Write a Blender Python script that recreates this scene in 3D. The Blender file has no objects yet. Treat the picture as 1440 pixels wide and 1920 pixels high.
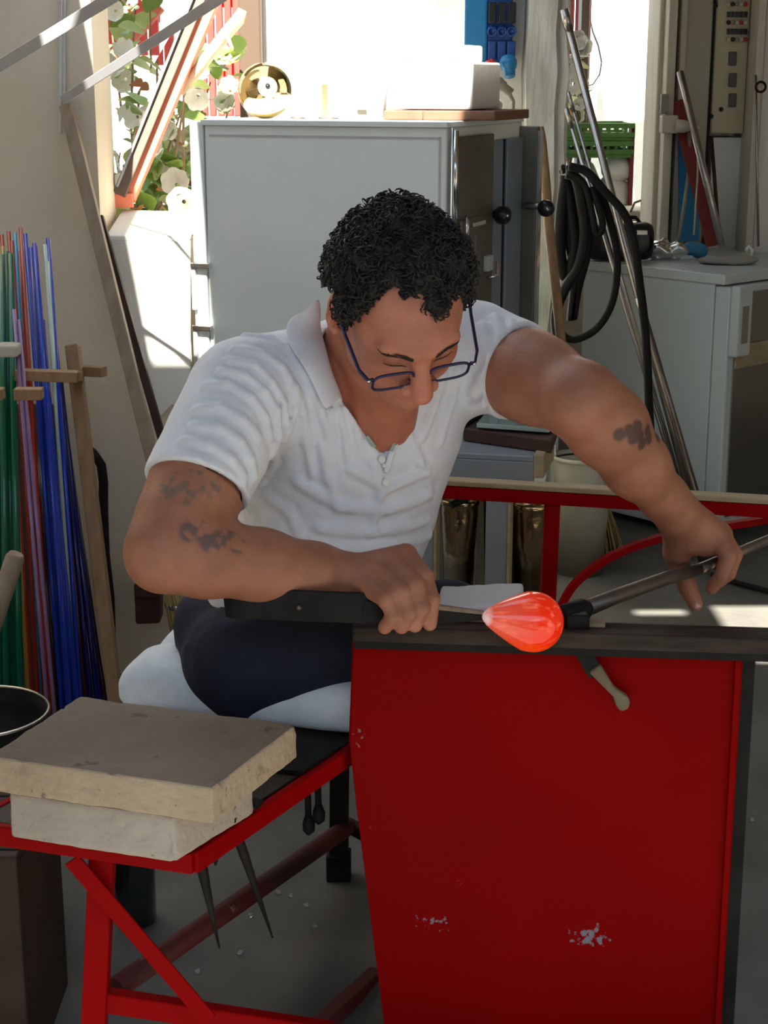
import bpy, bmesh, math, random
import numpy as np
from mathutils import Vector, Matrix, noise as mnoise

random.seed(7); rng = np.random.default_rng(7)
S = bpy.context.scene
C = S.collection
# ------------------------------------------------------------------ camera
H = 1.38; F = 3000.0; TH = math.radians(15.1)
FW = Vector((0, math.cos(TH), -math.sin(TH))); UP = Vector((0, math.sin(TH), math.cos(TH))); RT = Vector((1, 0, 0))
cd = bpy.data.cameras.new('camera'); cam = bpy.data.objects.new('camera', cd); C.objects.link(cam)
cam.location = (0, 0, H); cam.rotation_euler = (math.pi/2 - TH, 0, 0)
cd.sensor_fit = 'HORIZONTAL'; cd.sensor_width = 36.0; cd.lens = F/1440*36; cd.clip_start = .05
S.camera = cam
# ------------------------------------------------------------------ light
W = bpy.data.worlds.new('sky'); S.world = W; W.use_nodes = True
bg = W.node_tree.nodes['Background']; bg.inputs[0].default_value = (.58, .77, 1.0, 1); bg.inputs[1].default_value = 1.75
sd = bpy.data.lights.new('sun', 'SUN'); sun = bpy.data.objects.new('sun', sd); C.objects.link(sun)
SD = Vector((.12, .60, -.75)).normalized()
sun.rotation_euler = SD.to_track_quat('-Z', 'Y').to_euler(); sd.energy = 24; sd.angle = .01; sd.color = (1, .95, .84)
S.view_settings.view_transform = 'Standard'; S.view_settings.look = 'None'
S.view_settings.exposure = 0.22; S.view_settings.gamma = 1; S.view_settings.use_curve_mapping = False

# ------------------------------------------------------------------ helpers
def ray(px, py): return RT*((px-720)/F) + UP*((960-py)/F) + FW
def P(px, py, Y):
    d = ray(px, py); return Vector((0, 0, H)) + d*(Y/d.y)
def G(px, py, z):
    d = ray(px, py); return Vector((0, 0, H)) + d*((z-H)/d.z)

def mat(name, col, rough=.6, metal=0, col2=None, nscale=8, bump=0, bscale=60, stretch=(1, 1, 1), trans=0, emit=None, estr=0,
        coat=0, spots=None, spot_scale=14, spot_t=.68, vcol=False, ior=1.45, detail=6, wear=None, sheen=0):
    m = bpy.data.materials.new(name); m.use_nodes = True
    nt = m.node_tree; N = nt.nodes; L = nt.links; b = N['Principled BSDF']
    b.inputs['Roughness'].default_value = rough; b.inputs['Metallic'].default_value = metal
    b.inputs['Transmission Weight'].default_value = trans; b.inputs['IOR'].default_value = ior
    b.inputs['Coat Weight'].default_value = coat; b.inputs['Sheen Weight'].default_value = sheen
    c4 = lambda c: (*c, 1)
    tc = N.new('ShaderNodeTexCoord'); mp = N.new('ShaderNodeMapping'); L.new(tc.outputs['Object'], mp.inputs[0])
    mp.inputs['Scale'].default_value = stretch
    out = None
    if vcol:
        a = N.new('ShaderNodeAttribute'); a.attribute_name = 'Col'; out = a.outputs[0]
    if col2 or vcol:
        n = N.new('ShaderNodeTexNoise'); n.inputs['Scale'].default_value = nscale; n.inputs['Detail'].default_value = detail
        L.new(mp.outputs[0], n.inputs[0])
        r = N.new('ShaderNodeValToRGB'); r.color_ramp.elements[0].position = .35; r.color_ramp.elements[1].position = .68
        L.new(n.outputs[0], r.inputs[0])
        if vcol:
            r.color_ramp.elements[0].color = (.88, .84, .82, 1); r.color_ramp.elements[1].color = (1.06, 1.06, 1.06, 1)
            mx = N.new('ShaderNodeMix'); mx.data_type = 'RGBA'; mx.blend_type = 'MULTIPLY'; mx.inputs[0].default_value = 1
            L.new(out, mx.inputs[6]); L.new(r.outputs[0], mx.inputs[7]); out = mx.outputs[2]
        else:
            r.color_ramp.elements[0].color = c4(col); r.color_ramp.elements[1].color = c4(col2); out = r.outputs[0]
    if spots:
        n = N.new('ShaderNodeTexNoise'); n.inputs['Scale'].default_value = spot_scale; n.inputs['Detail'].default_value = 8
        n.inputs['Roughness'].default_value = .7
        L.new(tc.outputs['Object'], n.inputs[0])
        r = N.new('ShaderNodeValToRGB'); r.color_ramp.elements[0].position = spot_t; r.color_ramp.elements[1].position = spot_t+.03
        r.color_ramp.elements[0].color = (0, 0, 0, 1); r.color_ramp.elements[1].color = (1, 1, 1, 1)
        L.new(n.outputs[0], r.inputs[0])
        mx = N.new('ShaderNodeMix'); mx.data_type = 'RGBA'
        L.new(r.outputs[0], mx.inputs[0]); mx.inputs[7].default_value = c4(spots)
        if out: L.new(out, mx.inputs[6])
        else: mx.inputs[6].default_value = c4(col)
        out = mx.outputs[2]
    if out: L.new(out, b.inputs['Base Color'])
    else: b.inputs['Base Color'].default_value = c4(col)
    if bump:
        n = N.new('ShaderNodeTexNoise'); n.inputs['Scale'].default_value = bscale; n.inputs['Detail'].default_value = 8
        L.new(mp.outputs[0], n.inputs[0]); bp = N.new('ShaderNodeBump'); bp.inputs['Strength'].default_value = bump
        bp.inputs['Distance'].default_value = .004
        L.new(n.outputs[0], bp.inputs['Height']); L.new(bp.outputs[0], b.inputs['Normal'])
    if emit:
        b.inputs['Emission Color'].default_value = c4(emit); b.inputs['Emission Strength'].default_value = estr
    return m

class MB:
    def __init__(s): s.v = []; s.f = []; s.sm = []
    def add(s, vs, fs, smooth=False):
        o = len(s.v); s.v += [tuple(v) for v in vs]; s.f += [tuple(i+o for i in f) for f in fs]; s.sm += [smooth]*len(fs); return s
    def box(s, lo, hi, M=None):
        x0, y0, z0 = lo; x1, y1, z1 = hi
        vs = [Vector(c) for c in ((x0,y0,z0),(x1,y0,z0),(x1,y1,z0),(x0,y1,z0),(x0,y0,z1),(x1,y0,z1),(x1,y1,z1),(x0,y1,z1))]
        if M: vs = [M @ v for v in vs]
        return s.add(vs, [(0,3,2,1),(4,5,6,7),(0,1,5,4),(1,2,6,5),(2,3,7,6),(3,0,4,7)])
    def prism(s, pts, d):                     # polygon pts extruded by vector d
        n = len(pts); d = Vector(d); a = [Vector(p) for p in pts]; b = [p+d for p in a]
        nrm = sum(((a[i]).cross(a[(i+1) % n]) for i in range(n)), Vector())
        fl = nrm.dot(d) < 0
        f = [tuple(range(n))[::-1], tuple(range(n, 2*n))] + [(i, (i+1) % n, n+(i+1) % n, n+i) for i in range(n)]
        if fl: f = [q[::-1] for q in f]
        return s.add(a+b, f)
    def tube(s, pts, r, n=10, cap=True, sq=None, upv=None):      # r number or list ; sq=(w,h) rectangular section
        pts = [Vector(p) for p in pts]; k = len(pts)
        rs = r if isinstance(r, (list, tuple)) else [r]*k
        T = []
        for i in range(k):
            t = (pts[min(i+1, k-1)] - pts[max(i-1, 0)])
            T.append(t.normalized() if t.length > 1e-9 else Vector((0, 0, 1)))
        u = Vector(upv) if upv else (Vector((0, 0, 1)) if abs(T[0].z) < .9 else Vector((1, 0, 0)))
        vs = []; m = 4 if sq else n
        for i in range(k):
            u = (u - T[i]*u.dot(T[i])).normalized(); w = T[i].cross(u)
            if sq:
                for a, b in ((-1,-1),(1,-1),(1,1),(-1,1)): vs.append(pts[i] + w*(a*sq[0]/2*rs[i]) + u*(b*sq[1]/2*rs[i]))
            else:
                for j in range(n):
                    an = 2*math.pi*j/n; vs.append(pts[i] + (u*math.cos(an)+w*math.sin(an))*rs[i])
        fs = [(i*m+j, i*m+(j+1) % m, (i+1)*m+(j+1) % m, (i+1)*m+j) for i in range(k-1) for j in range(m)]
        if sq: fs = [q for q in fs]
        if not sq: fs = [q[::-1] for q in fs]
        s.add(vs, fs, not sq)
        if cap:
            o = len(s.v)-len(vs)
            c0 = tuple(range(m)); c1 = tuple((k-1)*m+j for j in range(m))
            s.f += [tuple(i+o for i in (c0[::-1] if sq else c0)), tuple(i+o for i in (c1 if sq else c1[::-1]))]; s.sm += [False, False]
        return s
    def lathe(s, prof, base=(0,0,0), axis=(0,0,1), n=32, wob=None):   # prof [(r,h)]
        ax = Vector(axis).normalized(); u = Vector((1,0,0)) if abs(ax.x) < .9 else Vector((0,1,0))
        u = (u-ax*u.dot(ax)).normalized(); w = ax.cross(u); b = Vector(base); vs = []
        for i, (r, h) in enumerate(prof):
            for j in range(n):
                an = 2*math.pi*j/n; rr = r*(wob(i, j) if wob else 1)
                vs.append(b + ax*h + (u*math.cos(an)+w*math.sin(an))*rr)
        k = len(prof)
        return s.add(vs, [(i*n+j, i*n+(j+1) % n, (i+1)*n+(j+1) % n, (i+1)*n+j) for i in range(k-1) for j in range(n)], True)
    def sphere(s, c, r, n=16, sc=(1,1,1), M=None):
        vs = []; c = Vector(c)
        for i in range(n//2+1):
            th = math.pi*i/(n//2)
            for j in range(n):
                ph = 2*math.pi*j/n
                q = Vector((math.sin(th)*math.cos(ph)*sc[0], math.sin(th)*math.sin(ph)*sc[1], math.cos(th)*sc[2]))*r
                if M: q = M @ q
                vs.append(c+q)
        return s.add(vs, [(i*n+j, (i+1)*n+j, (i+1)*n+(j+1) % n, i*n+(j+1) % n) for i in range(n//2) for j in range(n)], True)
    def obj(s, name, m, parent=None, bevel=0, sub=0, local=None):
        me = bpy.data.meshes.new(name); me.from_pydata(s.v, [], s.f); me.update()
        me.polygons.foreach_set('use_smooth', s.sm)
        if m: me.materials.append(m)
        o = bpy.data.objects.new(name, me); C.objects.link(o)
        bm = bmesh.new(); bm.from_mesh(me); bmesh.ops.remove_doubles(bm, verts=bm.verts, dist=1e-6)
        bmesh.ops.recalc_face_normals(bm, faces=bm.faces); bm.to_mesh(me); bm.free()
        if bevel:
            b = o.modifiers.new('bevel', 'BEVEL'); b.width = bevel; b.segments = 2; b.limit_method = 'ANGLE'
            b.angle_limit = math.radians(40); b.harden_normals = False
        if sub:
            q = o.modifiers.new('sub', 'SUBSURF'); q.levels = sub; q.render_levels = sub
        if parent: par(o, parent)
        return o

def wmat(o):
    m = Matrix.LocRotScale(o.location, o.rotation_euler, o.scale)
    return wmat(o.parent) @ o.matrix_parent_inverse @ m if o.parent else m
def par(o, p):
    o.parent = p; o.matrix_parent_inverse = wmat(p).inverted()
def tag(o, label=None, cat=None, group=None, kind=None):
    if label: o['label'] = label
    if cat: o['category'] = cat
    if group: o['group'] = group
    if kind: o['kind'] = kind
    return o
def thing(name, loc, label, cat, group=None):
    o = bpy.data.objects.new(name, None); C.objects.link(o); o.location = loc; o.empty_display_size = .05
    return tag(o, label, cat, group)
def struct(o): o['kind'] = 'structure'; return o
def copy_tree(o, parent=None):
    c = o.copy(); C.objects.link(c)
    if parent: c.parent = parent
    for ch in list(o.children): copy_tree(ch, c)
    return c
def Rz(a): return Matrix.Rotation(a, 4, 'Z')
def frame_m(o, ex, ey, ez=(0,0,1)):
    ex, ey, ez = Vector(ex), Vector(ey), Vector(ez)
    return Matrix(((ex.x,ey.x,ez.x,o[0]),(ex.y,ey.y,ez.y,o[1]),(ex.z,ey.z,ez.z,o[2]),(0,0,0,1)))

# ------------------------------------------------------------------ implicit surfaces
def A3(v): return np.array(v, dtype=np.float32)
def seg(p, a, b):
    a = A3(a); b = A3(b); ab = b-a; h = np.clip(((p-a)@ab)/max(float(ab@ab), 1e-12), 0, 1)
    return np.sqrt((((p-a)-h[:, None]*ab)**2).sum(1)), h
def cone(a, b, ra, rb): return lambda p: (lambda q: q[0]-(ra+(rb-ra)*q[1]))(seg(p, a, b))
def ell(c, r, M=None):
    c = A3(c); r = A3(r); M = None if M is None else np.array(M, dtype=np.float32)   # rows of M = local axes
    def f(p):
        q = p-c
        if M is not None: q = q@M.T
        k0 = np.sqrt(((q/r)**2).sum(1))+1e-9; k1 = np.sqrt(((q/(r*r))**2).sum(1))+1e-9
        return k0*(k0-1)/k1
    return f
def cyl(a, b, r):            # flat-ended cylinder
    a = A3(a); b = A3(b); ax = b-a; ln = float(np.linalg.norm(ax)); ax = ax/ln
    def f(p):
        q = p-a; t = q@ax; rad = np.sqrt(np.maximum((q*q).sum(1)-t*t, 0))-r
        return np.maximum(rad, np.abs(t-ln/2)-ln/2)
    return f
def smin(a, b, k):
    h = np.clip(.5+.5*(b-a)/k, 0, 1); return b*(1-h)+a*h - k*h*(1-h)
class SDF:
    def __init__(s): s.ops = []
    def u(s, f, k=.01): s.ops.append(('u', f, k)); return s
    def c(s, f, k=.004): s.ops.append(('c', f, k)); return s
    def d(s, f): s.ops.append(('d', f, 0)); return s
    def shell(s, t): s.ops.append(('s', t, 0)); return s
    def __call__(s, p):
        d = np.full(len(p), 1e3, dtype=np.float32)
        for o, f, k in s.ops:
            if o == 'u': d = smin(d, f(p), k)
            elif o == 'c': d = -smin(-d, f(p), k)
            elif o == 'd': d = d + f(p, d)
            elif o == 's': d = np.maximum(d, -(d+f))
        return d
def polygonize(sdf, lo, hi, vox, margin=1.9):
    lo = A3(lo); hi = A3(hi); B = 4
    nb = np.ceil((hi-lo)/(vox*B)).astype(int); n = nb*B
    ax = [lo[i]+(np.arange(nb[i])+.5)*vox*B for i in range(3)]
    g = np.stack(np.meshgrid(*ax, indexing='ij'), -1).reshape(-1, 3).astype(np.float32)
    dc = np.concatenate([sdf(g[i:i+300000]) for i in range(0, len(g), 300000)])
    act = np.abs(dc) < vox*B*margin
    D = np.repeat(np.repeat(np.repeat(dc.reshape(nb), B, 0), B, 1), B, 2).astype(np.float32)
    bi = np.stack(np.unravel_index(np.nonzero(act)[0], nb), -1)
    off = np.stack(np.meshgrid(*[np.arange(B)]*3, indexing='ij'), -1).reshape(-1, 3)
    for s0 in range(0, len(bi), 6000):
        I = (bi[s0:s0+6000, None, :]*B+off[None]).reshape(-1, 3)
        D[I[:, 0], I[:, 1], I[:, 2]] = sdf((lo+(I+.5)*vox).astype(np.float32))
    s = D < 0
    cnt = np.zeros([x-1 for x in n], dtype=np.uint8)
    corners = [(a, b, c) for a in (0, 1) for b in (0, 1) for c in (0, 1)]
    def sl(arr, c): return arr[c[0]:n[0]-1+c[0], c[1]:n[1]-1+c[1], c[2]:n[2]-1+c[2]]
    for c in corners: cnt += sl(s, c)
    m = (cnt > 0) & (cnt < 8)
    cells = np.stack(np.nonzero(m), -1)
    dims = np.array([x-1 for x in n]); flat = (cells[:, 0]*dims[1]+cells[:, 1])*dims[2]+cells[:, 2]
    acc = np.zeros((len(cells), 3)); w = np.zeros(len(cells))
    vals = {c: D[cells[:, 0]+c[0], cells[:, 1]+c[1], cells[:, 2]+c[2]] for c in corners}
    for c in corners:
        for a in range(3):
            if c[a] == 0:
                e = list(c); e[a] = 1; e = tuple(e); v0 = vals[c]; v1 = vals[e]; cr = (v0 < 0) != (v1 < 0)
                t = np.where(cr, v0/np.where(cr, v0-v1, 1), 0); pt = np.array(c)[None]+np.zeros((len(cells), 3)); pt[:, a] += t
                acc += pt*cr[:, None]; w += cr
    V = lo+(cells+acc/w[:, None]+.5)*vox
    Q = []
    for a in range(3):
        b, c = (a+1) % 3, (a+2) % 3
        s0 = [slice(None)]*3; s1 = [slice(None)]*3; s0[a] = slice(0, -1); s1[a] = slice(1, None)
        X = s[tuple(s0)] != s[tuple(s1)]
        e = np.stack(np.nonzero(X), -1)
        ok = (e[:, b] > 0) & (e[:, c] > 0) & (e[:, b] < n[b]-1) & (e[:, c] < n[c]-1) & (e[:, a] < n[a]-1); e = e[ok]
        ins = s[e[:, 0], e[:, 1], e[:, 2]]
        def cid(db, dc_):
            q = e.copy(); q[:, b] -= db; q[:, c] -= dc_
            return np.searchsorted(flat, (q[:, 0]*dims[1]+q[:, 1])*dims[2]+q[:, 2])
        quad = np.stack([cid(1, 1), cid(0, 1), cid(0, 0), cid(1, 0)], -1)
        quad[~ins] = quad[~ins][:, ::-1]; Q.append(quad)
    return V, np.concatenate(Q)
def np_mesh(name, V, Q, m, parent=None, col=None, smooth_it=2):
    # light laplacian smoothing
    for _ in range(smooth_it):
        acc = np.zeros_like(V); cn = np.zeros(len(V))
        for i in range(4):
            j = (i+1) % 4
            np.add.at(acc, Q[:, i], V[Q[:, j]]); np.add.at(acc, Q[:, j], V[Q[:, i]])
            np.add.at(cn, Q[:, i], 1); np.add.at(cn, Q[:, j], 1)
        V = .5*V+.5*acc/np.maximum(cn, 1)[:, None]
    me = bpy.data.meshes.new(name)
    me.vertices.add(len(V)); me.vertices.foreach_set('co', V.astype(np.float32).ravel())
    me.loops.add(len(Q)*4); me.loops.foreach_set('vertex_index', Q.astype(np.int32).ravel())
    me.polygons.add(len(Q)); me.polygons.foreach_set('loop_start', np.arange(0, len(Q)*4, 4, dtype=np.int32))
    me.update(calc_edges=True); me.validate()
    me.polygons.foreach_set('use_smooth', np.ones(len(me.polygons), dtype=bool))
    if col is not None:
        c = col(V.astype(np.float32)); at = me.color_attributes.new('Col', 'FLOAT_COLOR', 'POINT')
        at.data.foreach_set('color', np.concatenate([c, np.ones((len(c), 1))], 1).astype(np.float32).ravel())
    me.materials.append(m)
    o = bpy.data.objects.new(name, me); C.objects.link(o)
    if parent: par(o, parent)
    return o
def march(sdf, px, py, off=0, t0=1.3, t1=3.2):
    d = np.array(ray(px, py)); t = t0; o = np.array((0, 0, H)); nd = np.linalg.norm(d)
    for _ in range(160):
        q = float(sdf((o+d*t)[None].astype(np.float32))[0])
        if q < .0004: break
        t += max(q*.6, .0005)/nd
        if t > t1: return None
    return Vector(o+d*(t-off))
def n3(p, sc, seed=0.0):      # cheap smooth pseudo-noise
    q = p*sc
    return (np.sin(q[:, 0]*1.0+1.7*np.sin(q[:, 1]*1.3+seed)+seed)*np.sin(q[:, 1]*1.1+1.3*np.sin(q[:, 2]*.9+2*seed))
            + np.sin(q[:, 2]*1.2+1.5*np.sin(q[:, 0]*.8-seed)))*.5

# ------------------------------------------------------------------ materials
M = {}
M['plaster'] = mat('beige_plaster', (.62, .53, .41), .9, col2=(.70, .62, .50), nscale=3, bump=.4, bscale=40, spots=(.40, .36, .30), spot_scale=5, spot_t=.72)
M['limewash'] = mat('white_limewash', (.76, .73, .64), .9, col2=(.84, .82, .76), nscale=5, bump=.5, bscale=30, spots=(.55, .50, .42), spot_scale=9, spot_t=.7)
M['whitewall'] = mat('white_wall', (.86, .85, .80), .9, col2=(.82, .80, .73), nscale=2, bump=.2)
M['oldpost'] = mat('weathered_post', (.36, .35, .30), .85, col2=(.60, .58, .52), nscale=9, stretch=(3, 3, .5), bump=.8, bscale=30, spots=(.25, .2, .17), spot_scale=20, spot_t=.68)
M['creamwood'] = mat('cream_painted_wood', (.58, .53, .43), .7, col2=(.68, .63, .53), nscale=12, stretch=(4, 4, .4), bump=.3, spots=(.35, .28, .2), spot_scale=18, spot_t=.73)
M['concrete'] = mat('concrete_floor', (.095, .09, .078), .85, col2=(.16, .152, .135), nscale=4, bump=.5, bscale=35, spots=(.42, .40, .35), spot_scale=26, spot_t=.73)
M['ground'] = mat('dark_paving', (.05, .048, .045), .9, col2=(.07, .065, .06))
M['ceil'] = mat('dark_roof_boards', (.22, .17, .12), .8, col2=(.3, .24, .17), nscale=5)
M['redpaint'] = mat('red_enamel', (.30, .002, .003), .45, col2=(.23, .0015, .002), nscale=2.5, bump=.25, bscale=18, spots=(.30, .17, .22), spot_scale=16, spot_t=.735)
M['redpanel'] = mat('red_sheet_paint', (.265, .0012, .002), .5, col2=(.20, .0010, .0015), nscale=2.2, bump=.2, bscale=14, spots=(.36, .16, .22), spot_scale=42, spot_t=.70)
for _k in ('redpaint', 'redpanel'): M[_k].node_tree.nodes['Principled BSDF'].inputs['Specular IOR Level'].default_value = .04
M['redrust'] = mat('worn_red_paint', (.10, .006, .006), .65, col2=(.07, .014, .012), nscale=9, bump=.3, spots=(.2, .14, .11), spot_scale=25, spot_t=.66)
M['redout'] = mat('red_shutter_paint', (.75, .07, .05), .6, col2=(.65, .05, .04), nscale=6)
M['maroon'] = mat('maroon_paint', (.22, .03, .025), .6)
M['darksteel'] = mat('dark_forged_steel', (.010, .010, .010), .5, 0, col2=(.022, .020, .018), nscale=14, bump=.3, spots=(.05, .045, .04), spot_scale=40, spot_t=.70); M['darksteel'].node_tree.nodes['Principled BSDF'].inputs['Specular IOR Level'].default_value = .12
M['iron'] = mat('worn_iron', (.12, .105, .09), .45, .75, col2=(.22, .19, .16), nscale=14, bump=.3)
M['blackrail'] = mat('grimy_rail_steel', (.02, .017, .014), .65, 0, col2=(.065, .05, .038), nscale=9, stretch=(1, 5, 5), bump=.4)
M['pipe'] = mat('polished_steel_pipe', (.48, .45, .42), .28, .95, col2=(.36, .33, .31), nscale=5, stretch=(1, 1, 3))
M['pipebrown'] = mat('heat_browned_pipe', (.16, .12, .10), .35, .8, col2=(.30, .25, .22), nscale=7)
M['kiln'] = mat('grey_kiln_enamel', (.78, .83, .81), .45, .0, col2=(.71, .76, .745), nscale=4, bump=.15, bscale=30, spots=(.36, .38, .36), spot_scale=9, spot_t=.74)
M['kilndoor'] = mat('dark_kiln_steel', (.13, .12, .10), .45, .5, col2=(.19, .175, .15), nscale=6, spots=(.30, .27, .22), spot_scale=30, spot_t=.72)
M['kilnin'] = mat('blue_grey_steel', (.22, .28, .34), .4, .3)
M['blackhole'] = mat('black_gap', (.01, .01, .012), .8)
M['chrome'] = mat('chrome', (.75, .75, .74), .18, 1)
M['black'] = mat('black_plastic', (.012, .012, .014), .3)
M['rubber'] = mat('black_rubber', (.009, .0085, .008), .6, bump=.2)
M['brick'] = mat('beige_fire_brick', (.38, .29, .20), .95, col2=(.50, .40, .28), nscale=5, bump=1, bscale=90, spots=(.20, .16, .12), spot_scale=75, spot_t=.63)
M['bricktop'] = mat('dark_top_fire_brick', (.16, .128, .10), .95, col2=(.23, .185, .145), nscale=4, bump=.7, bscale=80, spots=(.11, .09, .075), spot_scale=22, spot_t=.62)  # darker tone for the upward brick faces
M['greybrick'] = mat('grey_fire_brick', (.36, .315, .27), .95, col2=(.46, .41, .36), nscale=6, bump=1, bscale=80, spots=(.22, .20, .18), spot_scale=60, spot_t=.64)
M['whitebrick'] = mat('white_kiln_brick', (.82, .80, .76), .9, bump=.3)
M['terra'] = mat('terracotta', (.16, .075, .045), .75, col2=(.22, .11, .07), nscale=12, bump=.3)
M['seatwood'] = mat('black_oiled_board', (.022, .018, .014), .55, col2=(.045, .035, .027), nscale=9, stretch=(4, 1, 1), bump=.3)
M['wood'] = mat('bare_wood', (.33, .20, .10), .7, col2=(.24, .14, .07), nscale=7, stretch=(8, 8, .7), bump=.3)
M['greywood'] = mat('grey_brown_wood', (.24, .17, .115), .75, col2=(.31, .235, .165), nscale=9, stretch=(6, 6, .7), bump=.4)
M['palewood'] = mat('pale_wood_strip', (.42, .33, .20), .7, col2=(.33, .25, .15), nscale=9, stretch=(.7, 6, 6), bump=.3)
M['darkwood'] = mat('dark_stained_wood', (.035, .022, .017), .6, col2=(.06, .035, .026), nscale=8, bump=.3)
for _k in ('rubber', 'darkwood', 'seatwood', 'blackrail'): M[_k].node_tree.nodes['Principled BSDF'].inputs['Specular IOR Level'].default_value = .2
M['fabric'] = mat('white_cotton', (.68, .74, .78), .9, col2=(.56, .62, .66), nscale=20, bump=.3, bscale=200, sheen=.2)
M['greymetal'] = mat('grey_painted_metal', (.30, .33, .36), .5, .3, col2=(.25, .275, .30), nscale=7)
M['aluminium'] = mat('bare_aluminium', (.6, .6, .6), .35, .9)
M['gold'] = mat('gilded_mirror_glass', (.80, .60, .26), .08, 1, col2=(.85, .75, .5), nscale=5)
M['hammered'] = mat('hammered_bronze_tin', (.62, .47, .26), .16, 1, col2=(.45, .32, .18), nscale=9, bump=1.0, bscale=22)
M['zinc'] = mat('smeared_plastic_pail', (.40, .38, .30), .5, 0, col2=(.55, .53, .44), nscale=7, bump=.2)
M['straw'] = mat('broom_straw', (.48, .34, .12), .8, col2=(.33, .22, .08), nscale=30, stretch=(3, 3, .3), bump=.6)
M['green'] = mat('green_plastic', (.10, .24, .05), .45)
M['blue'] = mat('blue_plastic', (.015, .19, .42), .4)
M['darkblue'] = mat('dark_blue_plastic', (.01, .06, .26), .4)
M['redplastic'] = mat('red_plastic', (.55, .03, .025), .4)
M['greyplastic'] = mat('grey_plastic', (.28, .25, .20), .5)
M['cream'] = mat('cream_plastic', (.55, .51, .42), .5)
M['fridge'] = mat('white_enamel', (.60, .65, .64), .4, col2=(.57, .62, .61), nscale=3)
M['foil'] = mat('crumpled_foil', (.8, .8, .78), .18, 1, bump=1, bscale=40)
M['clearplastic'] = mat('clear_plastic', (.9, .9, .9), .15, trans=.85, ior=1.2)
M['tape'] = mat('cream_tape', (.42, .40, .32), .7)
M['glassplate'] = mat('pale_green_glass', (.42, .55, .52), .12, trans=.25, coat=1)
M['leaf'] = mat('green_leaf', (.16, .28, .05), .5, col2=(.32, .42, .10), nscale=8)
M['leaf2'] = mat('yellow_green_leaf', (.45, .55, .18), .5, col2=(.6, .62, .3), nscale=8)
M['leafred'] = mat('red_tinged_leaf', (.55, .16, .08), .5, col2=(.4, .3, .1), nscale=8)
M['blossom'] = mat('white_petal', (.88, .86, .78), .7)
M['stem'] = mat('brown_stem', (.25, .16, .08), .8)
M['orange'] = mat('orange_painted_wood', (.72, .20, .11), .6, col2=(.62, .16, .09), nscale=5)
M['brownframe'] = mat('brown_window_wood', (.10, .065, .045), .5)
M['clearglass'] = mat('window_glass', (.95, .97, .96), .02, trans=1, ior=1.45)
M['bracket'] = mat('grey_bracket_steel', (.50, .50, .52), .6, .1, col2=(.44, .44, .46), nscale=9)
M['leather'] = mat('brown_leather', (.075, .032, .02), .6, bump=.3)
M['paper'] = mat('white_wet_cloth', (.62, .66, .70), .8, bump=.4, bscale=20)

# ------------------------------------------------------------------ setting
def slab(name, lo, hi, m, bevel=0):
    return struct(MB().box(lo, hi).obj(name, m, bevel=bevel))
slab('floor', (-2.2, -.6, -.08), (3.2, 5.8, 0), M['concrete'])
struct(MB().box((-14, -14, -.20), (14, 20, -.085)).obj('ground', M['ground']))
WL = 3.62                                           # left wall plane, facing the camera
zs = G(300, 452, 0).z if False else (H - WL*math.tan(TH+math.atan((452-960)/F)))
xj = P(183, 300, WL).x; xe = P(357, 600, WL).x
wl = MB().box((-2.2, WL, 0), (xj, WL+.22, 2.7)).box((xj, WL, 0), (xe, WL+.22, zs-.01))
struct(wl.obj('wall_left', M['plaster']))
# rough edged limewash skin below the sill, proud of the wall
pts = [P(x, y, WL-.004) for x, y in ((198,452),(357,452),(357,745),(345,752),(337,765),(322,758),(305,776),(292,782),(288,775),(272,779),(240,700),(215,560))]
struct(MB().prism(pts, (0, .006, 0)).obj('trim_1', M['limewash']))
# sill: light, sloping
sill = MB().prism([P(198,452,WL), P(357,452,WL), P(357,440,WL)+Vector((0,.24,.02)), P(198,436,WL)+Vector((0,.24,.02)), ][:4], (0,0,.012))
struct(sill.obj('window_1', M['limewash'], bevel=.004))
slab('wall_corner', (xe-.02, WL+.22, 0), (xe+.08, 4.6, zs-.03), M['plaster'])
WB = 4.6                                            # middle back wall
xp = P(490, 100, WB).x; x2 = P(1000, 100, WB).x
slab('wall_back', (xp, WB, 0), (x2+.1, WB+.2, 2.7), M['whitewall'])
slab('wall_low', (xe+.08, WB, 0), (xp, WB+.2, zs-.05), M['whitewall'])
slab('trim_2', (P(450,60,WB).x, WB-.06, zs-.05), (xp+.005, WB+.05, 2.7), M['brownframe'], .006)
slab('wall_shade_patch', (P(668,60,WB).x, WB-.012, 1.3), (P(812,60,WB).x, WB+.01, 2.7), M['plaster'], .003)  # beige slab, stands in for the shaded patch on the sunlit wall
# weathered post
pa = P(985, 300, 4.45).x; pb = P(1058, 300, 4.45).x
pm = MB()
prof = []
for i in range(28):
    z = i*.1; prof.append((z, pa+.004*math.sin(i*1.7), pb+.006*math.sin(i*2.3+1)-.0015*i*0))
vs = []
for z, a, b in prof:
    c = a+(b-a)*.72
    vs += [(a, 4.45, z), (c, 4.44+.004*math.sin(z*30), z), (c+.012, 4.46, z), (b, 4.45+.005*math.sin(z*17), z), (b, 4.68, z), (a, 4.68, z)]
k = 6
pm.add(vs, [(i*k+j, i*k+(j+1) % k, (i+1)*k+(j+1) % k, (i+1)*k+j) for i in range(27) for j in range(k)])
struct(pm.obj('trim_4', M['oldpost']))
WR = 5.8                                            # far right back wall
zr = H - WR*math.tan(TH+math.atan((420-960)/F))
def X(px, Y, py=300): return P(px, py, Y).x
slab('wall_far', (x2, WR, 0), (X(1232, WR), WR+.2, zr-.09), M['plaster'])
slab('wall_right_back', (X(1232, WR), WR, 0), (3.2, WR+.2, 2.7), M['limewash'])
slab('window_2', (X(1180, WR), WR-.03, zr-.09), (X(1245, WR), WR+.25, zr-.07+.12), M['creamwood'], .006)
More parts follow.
